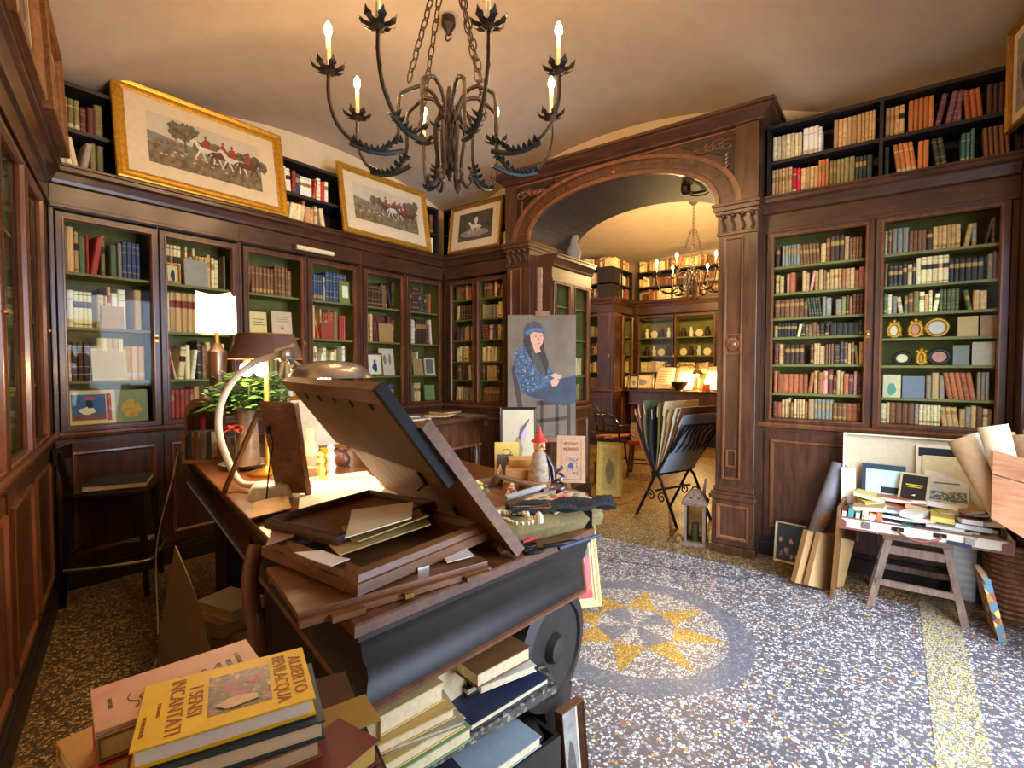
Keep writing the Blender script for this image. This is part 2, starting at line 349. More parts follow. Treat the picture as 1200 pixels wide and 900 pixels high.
for k in range(9):
    if k == 4: continue
    t0 = .03+k*.105; archband(AHW+.06, 1.05, ARI+.055, .528, 4.278, 4.29, t0+.012, t0+.092, 8).build('arch_panel', MAHO2, arch)
    archband(AHW+.067, 1.043, ARI+.061, .522, 4.276, 4.285, t0+.0155, t0+.0885, 8).build('arch_panel_field', MAHO, arch)
MB().lathe([(.04, 0), (.04, -.015), (.026, -.022), (.022, -.012), (.01, -.024)], 16, (AXC, 4.287, ASP+.492), 0, 'y').build('rosette', MAHO2, arch)
# entablature
def sweep_x(x0, x1, prof, ret=.0):           # moulding along x with returns at both ends; prof (proj, z), base plane y=yb
    def f(yb, yb2):
        mb = MB(); L = []
        for p, z in prof: L.append([(x0-p*ret, yb2, z), (x0-p*ret, yb-p, z), (x1+p*ret, yb-p, z), (x1+p*ret, yb2, z)])
        mb.loops(L, 0, True, True, True); return mb
    return f
sweep_x(xL, xR, [(.0, 3.375), (.03, 3.385), (.03, 3.40), (.05, 3.415), (.09, 3.45), (.10, 3.465), (.12, 3.47), (.12, 3.495), (.0, 3.50)], 1)(4.29, 5.2).build('cornice', MAHOH, arch)
MB().box(xL, xR, 4.285, 4.3, 3.355, 3.37).build('frieze_bead', MAHO2, arch)
for x0, x1 in ((xL, xL+.14), (xR-.17, xR)): MB().box(x0, x1, 4.262, 4.32, 2.80, 3.375).build('corner_post', MAHO, arch)
# carved spandrels: triangular panel with leaf scrolls
for s, xc in ((-1, xL+.14), (1, xR-.17)):
    MB().slab([(xc, 4.29, 3.335), (xc-s*.46, 4.29, 3.335), (xc-s*.10, 4.29, 3.18), (xc, 4.29, 2.98)], (0, -.006, 0)).build('spandrel_panel', DARKW, arch)
    mb = MB()
    for k in range(5):
        r = .085-.012*k; cx, cz = xc-s*(.065+.062*k), 3.275-(.004*k if k else .02)
        mb.tube([(cx+r*(1-j/16)*math.cos(j*.62+k), 4.280, cz+r*.62*(1-j/16)*math.sin(j*.62+k)) for j in range(15)], .009, 6)
    for k in range(4):
        mb.tube([(xc-s*(.05+.02*j*.3), 4.28, 3.18-.03*k+.012*math.sin(j)) for j in range(6)], .009, 6)
    mb.build('leaf_carving', MAHO2, arch, smooth=True)
def pilaster(x0, x1, y0=4.275):
    p = MB(); p.box(x0, x1, y0, 5.2, .5, 2.62); pl = p.build('pilaster', MAHO, arch, bevel=.004)
    a, b = x0+.05, x1-.10 if x1-x0 > .25 else x1-.05
    MB().ring(a, b, .60, 2.52, [(0, y0), (0, y0-.012), (.012, y0-.014), (.02, y0+.001)]).build('panel_moulding', MAHO2, pl)
    MB().ring(a+.03, b-.03, .70, .84, [(0, y0), (0, y0-.010), (.012, y0-.010), (.015, y0)]).build('sunk_panel', MAHO2, pl)
    MB().lathe([(.05, 0), (.05, -.012), (.036, -.016), (.03, -.006), (.012, -.016)], 16, ((a+b)/2, y0, 1.68), 0, 'y').build('roundel', MAHO2, pl)
    MB().ring((a+b)/2-.055, (a+b)/2+.055, 1.60, 1.76, [(0, y0), (0, y0-.008), (.008, y0-.008), (.01, y0)]).build('roundel_panel', MAHO2, pl)
    m = MB()
    for (e, z0, z1) in ((.035, 0, .07), (.02, .07, .44), (.04, .44, .475), (.028, .475, .50), (.012, .5, .54)): m.box(x0-e, x1+e*.6, y0-e, 5.2, z0, z1)
    q = m.build('plinth', MAHO, arch, bevel=.005)
    MB().ring(x0+.02, x1-.03, .12, .40, [(0, y0-.02), (0, y0-.032), (.014, y0-.032), (.03, y0-.018)]).build('plinth_panel', MAHO2, q)
    m = MB()
    for (e, z0, z1) in ((.0, 2.62, 2.63), (.012, 2.54, 2.565), (.005, 2.565, 2.70), (.02, 2.70, 2.73), (.035, 2.73, 2.765), (.045, 2.765, 2.79)): m.box(x0-e, x1+e*.5, y0-e, 5.2, z0, z1)
    c = m.build('capital', MAHO, arch, bevel=.003); m = MB()
    for k in range(4):
        cx = x0+.04+(x1-x0-.08)*k/3
        m.tube([(cx+.018*math.sin(j*.8)*(1-j/9), y0-.012-.006*j*(j < 6), 2.575+.016*j) for j in range(8)], [.012-.0008*j for j in range(8)], 6)
        m.ball((cx, y0-.035, 2.69), .017, 8)
    m.build('acanthus_carving', MAHO, c, smooth=True)
pilaster(-1.15, -.86); pilaster(-3.29, -3.0)
# ------------------------------------------------------------------ books: specs first, objects later
BOOKS = []                                   # dict(loc, rot, dim(t,d,h), col, var, label, group)
PAL = {'tan': (186, 150, 100), 'brown': (112, 72, 44), 'dark brown': (66, 42, 30), 'cream': (216, 196, 152), 'red': (158, 50, 42), 'maroon': (96, 40, 40),
       'green': (70, 84, 54), 'dark green': (44, 56, 44), 'blue': (52, 72, 108), 'navy': (40, 46, 66), 'grey': (128, 122, 112), 'black': (40, 36, 36), 'orange': (190, 116, 60),
       'yellow': (206, 172, 84), 'white': (226, 216, 196), 'rust': (156, 84, 50), 'purple': (104, 66, 84), 'olive': (122, 112, 62), 'pink': (204, 132, 128), 'crimson': (190, 34, 52), 'teal': (58, 104, 108)}
OLD = ['tan']*4+['brown']*3+['cream']*4+['dark brown']*2+['rust', 'olive', 'grey']
MIX = ['tan']*3+['brown']*2+['cream']*3+['red', 'maroon', 'green', 'navy', 'grey', 'dark brown', 'black', 'olive', 'white', 'blue']
DRK = ['dark brown']*3+['maroon', 'brown', 'dark green', 'navy', 'black', 'green', 'tan', 'rust']
RED = ['maroon', 'red', 'rust', 'purple', 'brown', 'tan']
PALE = ['cream']*4+['tan']*2+['white']*2+['yellow']
def fill(M, rz, x0, x1, z, hmax, where, pal=MIX, y0=.05, t=(.018, .045), h=(.68, .92), dep=.2, lean=.12, seed=0, sets=.2, group='shelved books', rev=False):
    r = random.Random(seed*7+3); x = x0; row = []; fails = 0
    while x < x1-.012 and fails < 6:
        c = r.choice(pal); n = r.choice((3, 4, 5, 6)) if r.random() < sets else 1
        tt = r.uniform(*t); hh = hmax*r.uniform(*h); v = r.choice((0, 0, 1, 1, 2, 3, 4)); dd = y0+r.uniform(0, .02)
        ln = r.choice((-1, 1))*r.uniform(.06, .2) if r.random() < lean else 0
        for k in range(n):
            th = tt*(r.uniform(.9, 1.1)); need = th+abs(ln)*hh*(.55 if k == 0 else 0)
            if x+need > x1: fails += 1; break
            j = 1.0+.3*r.random(); cc = tuple(min(255, q*j) for q in PAL[c])
            row.append(dict(p=(x+need-th/2 if ln < 0 else x+th/2, dd, z), lean=ln, dim=(th*.97, min(dep, hh*.8), hh*(1 if n > 1 else r.uniform(.95, 1))), c=c, col=S(*cc), var=v)); x += need
        if r.random() < .07: x += r.uniform(.01, .05)
    for i, b in enumerate(row):
        BOOKS.append(dict(loc=M @ Vector(b['p']), rot=(0, b['lean'], rz), dim=b['dim'], col=b['col'], var=b['var'], group=group,
                          label='%s book, %s from left %s' % (b['c'], ordw(i), where)))
# ------------------------------------------------------------------ glazed bookcases
def bookcase(name, label, loc, rz, W, bays, shelves, depth=.32, lower=True, ztop=2.82, zb=1.065, group='glazed wooden bookcases', glz=(1.10, 2.47), lo_bays=None):
    """front plane y=0, x to the right, into the wall +y; bays = glass openings (x0,x1)"""
    r = thing(name, label, 'bookcase', loc, (0, 0, rz), group); g0, g1 = glz
    part('back_panel', GREEND, r, lambda m: m.box(.01, W-.01, depth-.015, depth, 1.0, ztop-.1))
    m = MB(); m.box(0, .02, .02, depth, 0, ztop-.1); m.box(W-.02, W, .02, depth, 0, ztop-.1)
    for a, b in zip(bays[:-1], bays[1:]): m.box((a[1]+b[0])/2-.012, (a[1]+b[0])/2+.012, .03, depth-.015, zb, ztop-.15)
    m.box(.02, W-.02, .02, depth, ztop-.2, ztop-.1); m.box(.02, W-.02, .02, depth, zb-.04, zb)
    m.build('carcass', GREEN, r)
    for x_ in (-.002, W-.002): part('side_panel', MAHO, r, lambda m: m.box(x_, x_+.004, .0, depth, .0, ztop-.1))
    edges = [0]+[(a[1]+b[0])/2 for a, b in zip(bays[:-1], bays[1:])]+[W]
    part('face_frame', MAHO, r, lambda m: (m.box(0, W, 0, .03, g1+.07, ztop-.24), m.box(0, max(.004, bays[0][0]-.055), 0, .03, zb, g1+.08), m.box(min(W-.004, bays[-1][1]+.055), W, 0, .03, zb, g1+.08),
         [m.box(bays[i][1]+.05, bays[i+1][0]-.05, 0.003, .03, zb, g1+.08) for i in range(len(bays)-1) if bays[i+1][0]-bays[i][1] > .105]))
    part('frieze', MAHOH, r, lambda m: (m.box(0, W, -.012, depth, ztop-.25, ztop-.13), m.box(0, W, -.022, .0, ztop-.275, ztop-.25)), bevel=.003)
    part('cornice', MAHOH, r, lambda m: m.loops([[(0, -p, z), (W, -p, z), (W, depth, z), (0, depth, z)] for p, z in ((.012, ztop-.13), (.03, ztop-.12), (.035, ztop-.10), (.055, ztop-.06), (.075, ztop-.045), (.075, ztop-.02), (.085, ztop-.015), (.085, ztop))], 0, True, True, True))
    part('ledge', MAHO2, r, lambda m: m.loops([[(0, -p, z), (W, -p, z), (W, .03, z), (0, .03, z)] for p, z in ((0, zb-.05), (.02, zb-.04), (.03, zb-.02), (.03, zb-.005), (.01, zb))], 0, True, True, True))
    part('plinth', DARKW, r, lambda m: (m.box(0, W, -.03, .03, 0, .11), m.box(0, W, -.02, .03, .11, .14)), bevel=.004)
    part('base_frame', MAHO, r, lambda m: m.box(0, W, 0, .03, .14, zb-.045))
    for i, (a, b) in enumerate(bays):
        fwd = .05; d = part('door', MAHO, r, lambda m: m.ring(a-fwd, b+fwd, g0-fwd*.75, g1+fwd, [(0, .028), (0, -.012), (.004, -.016), (fwd-.014, -.016), (fwd-.012, .0), (fwd-.012, .025)]))
        part('bead', MAHO2, d, lambda m: m.ring(a-.016, b+.016, g0-.016, g1+.016, [(0, -.014), (.0, -.022), (.008, -.022), (.016, -.006), (.016, .01)]))
        part('pane', GLASS, d, lambda m: m.box(a-.004, b+.004, .006, .009, g0-.004, g1+.004))
        kx = (b+.026) if i % 2 == 0 else (a-.026)
        if i % 2 == 0: part('knob', BRASS, d, lambda m: (m.ball((kx, -.03, (g0+g1)/2-.07), .011, 8), m.box(kx-.01, kx+.01, -.02, -.014, (g0+g1)/2-.1, (g0+g1)/2-.045)))
        for z in shelves[i]: part('shelf', GREEN, r, lambda m: m.box(a-.03, b+.03, .035, depth-.016, z-.018, z))
    for a, b in (lo_bays or bays):
        lo = part('lower_door', MAHO, r, lambda m: m.box(a-.045, b+.045, -.012, .02, .165, zb-.075))
        part('panel_moulding', MAHO2, lo, lambda m: m.ring(a+.0, b-.0, .23, zb-.14, [(0, -.012), (0, -.024), (.012, -.026), (.026, -.013)]))
    return r
AS = [1.402, 1.770, 2.140]
A0 = [(.925, 1.405), (1.512, 1.975), (2.12, 2.59), (2.71, 3.165), (3.33, 3.785), (3.92, 4.37)]
aunits = []
for k, (y0, y1, lab) in enumerate(((.85, 2.045, 'dark wood glazed bookcase behind the black bar stool'), (2.045, 3.245, 'dark wood glazed bookcase behind the brown shaded desk lamp'), (3.245, 4.43, 'dark wood glazed bookcase behind the paper-covered table'))):
    aunits.append(bookcase('glazed_bookcase', lab, (AX, y0, 0), rad(90), y1-y0, [(a-y0, b-y0) for a, b in A0[2*k:2*k+2]], [AS, AS]))
BL = bookcase('glazed_bookcase', 'narrow glazed bookcase in the corner beside the portrait', (-4.36, BY, 0), 0, 1.06, [(.11, .44), (.53, .89)], [[1.348, 1.566, 1.816, 2.058, 2.295]]*2)
BRS = [[1.295, 1.52, 1.735, 1.885, 2.08, 2.288], [1.283, 1.511, 1.703, 1.875, 2.068, 2.295]]
BR = bookcase('glazed_bookcase', 'glazed bookcase behind the open suitcase of paperbacks', (-.86, BY, 0), 0, 1.46, [(.085, .675), (.785, 1.375)], BRS, glz=(1.10, 2.51))
dl = 6.0; dloc = DP+DE*dl
dbays = [(dl-.33-.53-.66*i, dl-.33-.66*i) for i in range(3)][::-1]
DU = bookcase('glazed_bookcase', 'glazed bookcase on the wall facing the black bar stool', tuple(DP+DE*2.2), rad(180)-DANG, 2.2, [(2.2-.40-.54-.66*i, 2.2-.40-.66*i) for i in range(3)][::-1], [AS]*3)
# far room
F3 = bookcase('glazed_bookcase', 'far room bookcase behind the lit open book', (-4.2, 9.75, 0), 0, 3.0, [(.07, .75), (.81, 1.52), (1.6, 2.3)], [[1.40, 1.72, 2.08]]*3, zb=1.06)
F2 = bookcase('glazed_bookcase', 'slim far room bookcase turned sideways in the corner', (-4.25, 8.80, 0), rad(90), .94, [(.06, .40), (.50, .86)], [[1.4, 1.75, 2.1]]*2)
F1 = bookcase('glazed_bookcase', 'single door far room bookcase beside the arch cabinet', (-5.15, 8.80, 0), 0, .9, [(.36, .80)], [[1.4, 1.75, 2.1]])
J1 = bookcase('glazed_bookcase', 'glazed cabinet lining the arch passage behind the portrait', (-2.83, 4.42, 0), rad(90), .84, [(.09, .36), (.48, .76)], [[1.4, 1.8, 2.15]]*2, depth=.2, ztop=2.66, glz=(1.12, 2.36))
# ------------------------------------------------------------------ open shelves above the cornices
def open_shelf(label, loc, rz, W, levels=(2.82, 3.10, 3.40), depth=.30, ups=(0,), name='open_bookshelf'):
    r = thing(name, label, 'shelf', loc, (0, 0, rz), 'open shelves on top of the bookcases')
    part('back_panel', BLACKS, r, lambda m: m.box(0, W, depth-.012, depth, levels[0], levels[-1]))
    for i, z in enumerate(levels):
        if i == 0: part('board', BLACKS, r, lambda m: m.box(0, W, .0, depth, z+.001, z+.016))
        else: part('board', BLACKS, r, lambda m: m.box(0, W, .0, depth, z-.026, z))
    for x in list(ups)+[0, W-.022]: part('upright', BLACKS, r, lambda m: m.box(x, x+.022, .003, depth-.012, levels[0]+.016, levels[-1]-.026))
    return r
SA = open_shelf('dark open shelf behind the two hunting prints', (AX-.04, .86, 0), rad(90), 3.56, ups=(1.2, 2.4))
SB = open_shelf('short dark open shelf behind the small horse picture', (-4.42, BY+.03, 0), 0, 1.10)
SR = open_shelf('dark open shelf of books above the suitcase bookcase', (-.84, BY+.02, 0), 0, 1.44, levels=(2.82, 3.115, 3.395), ups=(.72,))
SF3 = open_shelf('far room open shelf above the lit open book', (-4.2, 9.78, 0), 0, 3.0, ups=(1.0, 2.0)); SF2 = open_shelf('far room open shelf with a crimson book in the corner', (-4.28, 8.80, 0), rad(90), .94, ups=(.45,))
SF1 = open_shelf('short far room open shelf near the arch', (-5.15, 8.84, 0), 0, .87)
# ------------------------------------------------------------------ fill the shelves
DOORN = ['first', 'second', 'third', 'fourth', 'fifth', 'sixth']; SHN = ['lowest', 'second lowest', 'third lowest', 'fourth lowest', 'fifth lowest', 'sixth lowest', 'topmost']
apal = [[PALE, OLD, PALE, MIX], [MIX, MIX, PALE, ['grey', 'cream', 'tan', 'dark brown']], [MIX, OLD, ['brown', 'tan'], ['brown', 'rust', 'brown']], [MIX, MIX, ['tan', 'red', 'brown', 'olive'], ['blue', 'tan', 'cream', 'olive', 'green']],
        [MIX, OLD, ['maroon', 'dark brown', 'tan', 'maroon'], DRK], [['grey', 'tan', 'olive', 'cream'], OLD, ['white', 'tan', 'maroon', 'dark brown'], DRK]]
lev = [1.10]+AS; nxt = AS+[2.5]
# free spans left for pictures and face-out books: (door, level) -> (x0 frac, x1 frac) of books kept
KEEP = {(0, 0): (0, 0), (0, 1): (0, .99), (1, 0): (.0, .99), (1, 3): (.0, 1), (4, 1): (.6, .6), (5, 1): (0, .45), (2, 2): (0, .05), (2, 1): (0, 1), (5, 0): (.0, .55)}
for d in range(6):
    u = aunits[d//2]; M = mat_of(u); y0 = u.location.y
    for s in range(4):
        a, b = A0[d]; f0, f1 = KEEP.get((d, s), (0, .97)); a, b = a-y0, b-y0; L = b-a
        if f1 <= f0: continue
        fill(M, rad(90), a+L*f0, a+L*f1, lev[s], (nxt[s]-lev[s]-.03), 'on %s shelf, %s door of long wall bookcase' % (SHN[s], DOORN[d]), apal[d][s], seed=d*10+s, t=(.016, .046), h=(.70, .95), lean=.15, y0=.07, dep=.18)
M = mat_of(BL)
for d, (a, b) in enumerate([(.11, .44), (.53, .89)]):
    for s in range(6):
        z = ([1.10]+BRS[0])[0] if s == 0 else [1.348, 1.566, 1.816, 2.058, 2.295][s-1]
        fill(M, 0, a, b, z, .185, 'on %s shelf, %s door of corner bookcase' % (SHN[min(s, 5)], DOORN[d]), [OLD+['red'], OLD, OLD+['olive'], MIX, OLD, OLD][s], seed=100+d*10+s, t=(.02, .045), h=(.8, .97), dep=.14)
M = mat_of(BR)
BRN = ['brown', 'tan', 'rust', 'dark brown', 'olive', 'maroon', 'tan', 'grey', 'brown']
bp = [[BRN+['blue', 'cream'], ['pink', 'purple', 'rust', 'rust', 'maroon', 'tan', 'red'], BRN+['purple', 'navy'], ['tan', 'brown', 'cream', 'black', 'olive'], BRN+['dark green', 'crimson'], ['tan', 'tan', 'pink', 'tan', 'brown', 'rust'], BRN+['orange']],
      [['cream', 'tan', 'brown', 'grey', 'tan', 'rust'], ['tan', 'rust', 'grey'], None, None, ['cream', 'brown', 'olive', 'grey', 'tan', 'green'], ['black', 'cream', 'brown', 'grey', 'grey', 'maroon'], ['dark brown', 'tan', 'purple', 'brown', 'grey', 'cream']]]
for d, (a, b) in enumerate([(.085, .675), (.785, 1.375)]):
    lv = [1.10]+BRS[d]; up_ = BRS[d]+[2.52]
    for s in range(7):
        if bp[d][s] is None: continue
        a2, b2 = (a+(b-a)*.42, b-.02) if (d == 1 and s == 1) else (a, b)
        fill(M, 0, a2, b2, lv[s], up_[s]-lv[s]-.025, 'on %s shelf, %s door of suitcase bookcase' % (SHN[s], DOORN[d]), bp[d][s], seed=200+d*10+s, t=(.018, .036), h=(.72, .93), dep=.16, lean=.1)
M = mat_of(DU)
for d in range(3):
    a = 2.2-.40-.54-.66*(2-d)
    for s in range(4): fill(M, DU.rotation_euler.z, a, a+.52, lev[s], nxt[s]-lev[s]-.03, 'on %s shelf, %s door of side wall bookcase' % (SHN[s], DOORN[d]), [MIX, PALE, OLD, MIX][s], seed=300+d*10+s, dep=.18)
M = mat_of(SA)
for s, z in enumerate((2.837, 3.10)):
    for a, b, pal in ((.03, .34, [OLD, ['tan', 'maroon', 'olive']][s]), (1.62, 2.10, [['tan', 'rust', 'brown', 'cream'], ['white', 'white', 'blue', 'red']][s]), (3.30, 3.54, [OLD, DRK][s])):
        fill(M, rad(90), a, b, z, .25, 'on %s open shelf by %s hunting print' % (['lower', 'upper'][s], ['first', 'second', 'far side of second'][(a > 1)+(a > 3)]), pal, seed=400+s*10+int(a*3), t=(.03, .05), h=(.72, .95), y0=.03, lean=.2, group='books on the open shelves')
M = mat_of(SB)
for s, z in enumerate((2.837, 3.10)): 
    for a, b in ((.04, .24), (.86, 1.07)): fill(M, 0, a, b, z, .24, 'on %s open shelf, %s side of horse picture' % (['lower', 'upper'][s], ['near', 'far'][a > .5]), [MIX+['crimson'], OLD+['olive']][s], seed=430+s*10+int(a*9), t=(.03, .045), y0=.03, group='books on the open shelves')
M = mat_of(SR)
for s, (z, segs) in enumerate(((2.837, ((.03, .17, ['tan']), (.17, .23, ['crimson']), (.23, .42, ['tan', 'orange']), (.42, .58, ['olive']), (.58, .70, ['black', 'dark green']), (.75, .80, ['dark green']), (.81, 1.02, ['tan', 'orange']), (1.02, 1.10, ['dark green']), (1.16, 1.23, ['teal']), (1.27, 1.42, ['brown', 'olive', 'brown']))),
                               (3.117, ((.03, .24, ['cream']), (.24, .37, ['white']), (.44, .70, ['tan']), (.75, .87, ['tan']), (.88, 1.02, ['tan', 'orange']), (1.02, 1.17, ['maroon', 'purple']), (1.17, 1.28, ['rust']), (1.28, 1.42, ['brown', 'dark brown']))))):
    for q, (a, b, pal) in enumerate(segs):
        fill(M, 0, a, b, z, .235, 'in %s group of %s open shelf above suitcase bookcase' % (ordw(q), ['lower', 'upper'][s]), pal, seed=460+s*20+q, t=(.022, .034), h=(.80, .97), y0=.03, lean=.0 if q < 4 else .5, sets=.9, group='books on the open shelves')
FARG = 'far room books'
for o, W, nm in ((SF3, 2.95, 'far end wall'), (SF2, .9, 'far corner'), (SF1, .84, 'far side')):
    M = mat_of(o)
    for s, z in enumerate((2.837, 3.10, 3.40)):
        fill(M, o.rotation_euler.z, .03, W, z, .24, 'on %s open shelf, %s' % (['lower', 'upper', 'very top of'][s], nm), ([OLD+['crimson'], OLD+['white'], ['tan', 'brown', 'cream']])[s], seed=500+s*10+int(W*4), t=(.03, .06), y0=.03, group=FARG)
for o, bays, zz in ((F2, [(.06, .40), (.50, .86)], (1.1, 1.4, 2.1)), (F1, [(.36, .80)], (1.1, 1.4, 1.75, 2.1)), (J1, [(.09, .36), (.48, .76)], (1.12, 1.4, 1.8)), (F3, [(.07, .75), (.81, 1.52)], (1.1, 1.4))):
    M = mat_of(o)
    for d, (a, b) in enumerate(bays):
        for s, z in enumerate(zz): fill(M, o.rotation_euler.z, a, b if (d+s) % 3 else a+(b-a)*.6, z, .24, 'on %s shelf of %s' % (SHN[s], o['label'][:30]), OLD+['olive'], seed=600+d*10+s+int(b*90), t=(.03, .05), dep=.14 if o is J1 else .18, group=FARG)
# ---- book meshes
def book_geo(var):
    """unit book: x thickness, y depth (spine at 0), z height; material 0 cover, 1 label/band, 2 pages"""
    lv = {0: [(0, 0), (1, 0)], 1: [(0, 0), (.16, 1), (.19, 0), (.36, 1), (.38, 0), (.72, 1), (.74, 0), (.88, 1), (.90, 0), (1, 0)], 2: [(0, 0), (.62, 1), (.80, 0), (1, 0)],
          3: [(0, 0), (.08, 1), (.10, 0), (.55, 1), (.72, 0), (.90, 1), (.92, 0), (1, 0)], 4: [(0, 0), (.1, 1), (.22, 0), (.75, 1), (.78, 0), (1, 0)]}[var]
    pr = [(-.5, 1), (-.5, .07), (-.34, .015), (0, 0), (.34, .015), (.5, .07), (.5, 1)]; m = MB()
    for (z0, k), (z1, _) in zip(lv[:-1], lv[1:]):
        for i in range(6):
            (ax, ay), (bx, by) = pr[i], pr[i+1]; m.add([(ax, ay, z0), (bx, by, z0), (bx, by, z1), (ax, ay, z1)], [(0, 1, 2, 3)], 1 if (k and 1 <= i <= 4) else 0)
    for z in (.012, .985): m.add([(-.46, .99, z), (-.46, .09, z), (.46, .09, z), (.46, .99, z)], [(0, 1, 2, 3)], 2)
    for z in (0, 1):
        for s in (-1, 1): m.add([(s*.5, 1, z), (s*.5, .07, z), (s*.44, .07, z), (s*.44, 1, z)], [(0, 1, 2, 3)], 0)
        m.add([(x, y, z) for x, y in pr[1:6]], [(0, 1, 2, 3, 4)], 0)
    m.add([(-.46, .97, 0), (.46, .97, 0), (.46, .97, .99), (-.46, .97, .99)], [(0, 1, 2, 3)], 2)
    return m
GEO = [book_geo(v) for v in range(5)]
LABM = [GILTL, GILTL, REDL, DARKL, PALEL]
BMESH = [g.mesh('book', [COVER, LABM[i], PAGES]) for i, g in enumerate(GEO)]
def px_area(b):
    v = Vector(b['loc'])-CAM; d = v.dot(fw); x = v.dot(rt)/d*FPX+600
    if d < .3 or x < -5 or x > 1210: return 0
    return b['dim'][0]*b['dim'][2]/d**2
def flush_books(limit):
    BOOKS.sort(key=px_area, reverse=True); V = []; F = []; MI = []; CO = []
    for i, b in enumerate(BOOKS):
        Mx = Matrix.LocRotScale(Vector(b['loc']), Euler(b['rot']), Vector(b['dim']))
        if i < limit:
            o = bpy.data.objects.new('book', BMESH[b['var']]); COL.objects.link(o); o.matrix_world = Mx; o.color = b['col']; tag(o, b['label'], 'book', b['group'])
        else:
            g = GEO[b['var']]; k = len(V)
            V += [tuple(Mx @ Vector(p)) for p in g.v]
            for f, m_ in zip(g.f, g.m): F.append(tuple(q+k for q in f)); MI.append(0 if m_ == 0 else (1 if m_ == 2 else 2)); CO.append(b['col'])
    if V:
        me = bpy.data.meshes.new('shelved_books'); me.from_pydata(V, [], F)
        for m_ in (COVERS, PAGES, GILTL): me.materials.append(m_)
        me.polygons.foreach_set('material_index', MI)
        at_ = me.color_attributes.new('Col', 'FLOAT_COLOR', 'CORNER'); arr = []
        for p, c in zip(me.polygons, CO): arr += list(c)*p.loop_total
        at_.data.foreach_set('color', arr); o = bpy.data.objects.new('shelved_books', me); COL.objects.link(o)
        tag(o, 'remaining rows of small old books deep on the shelves', 'books'); o['kind'] = 'stuff'
    print('BOOKS', len(BOOKS))
flush_books(240)
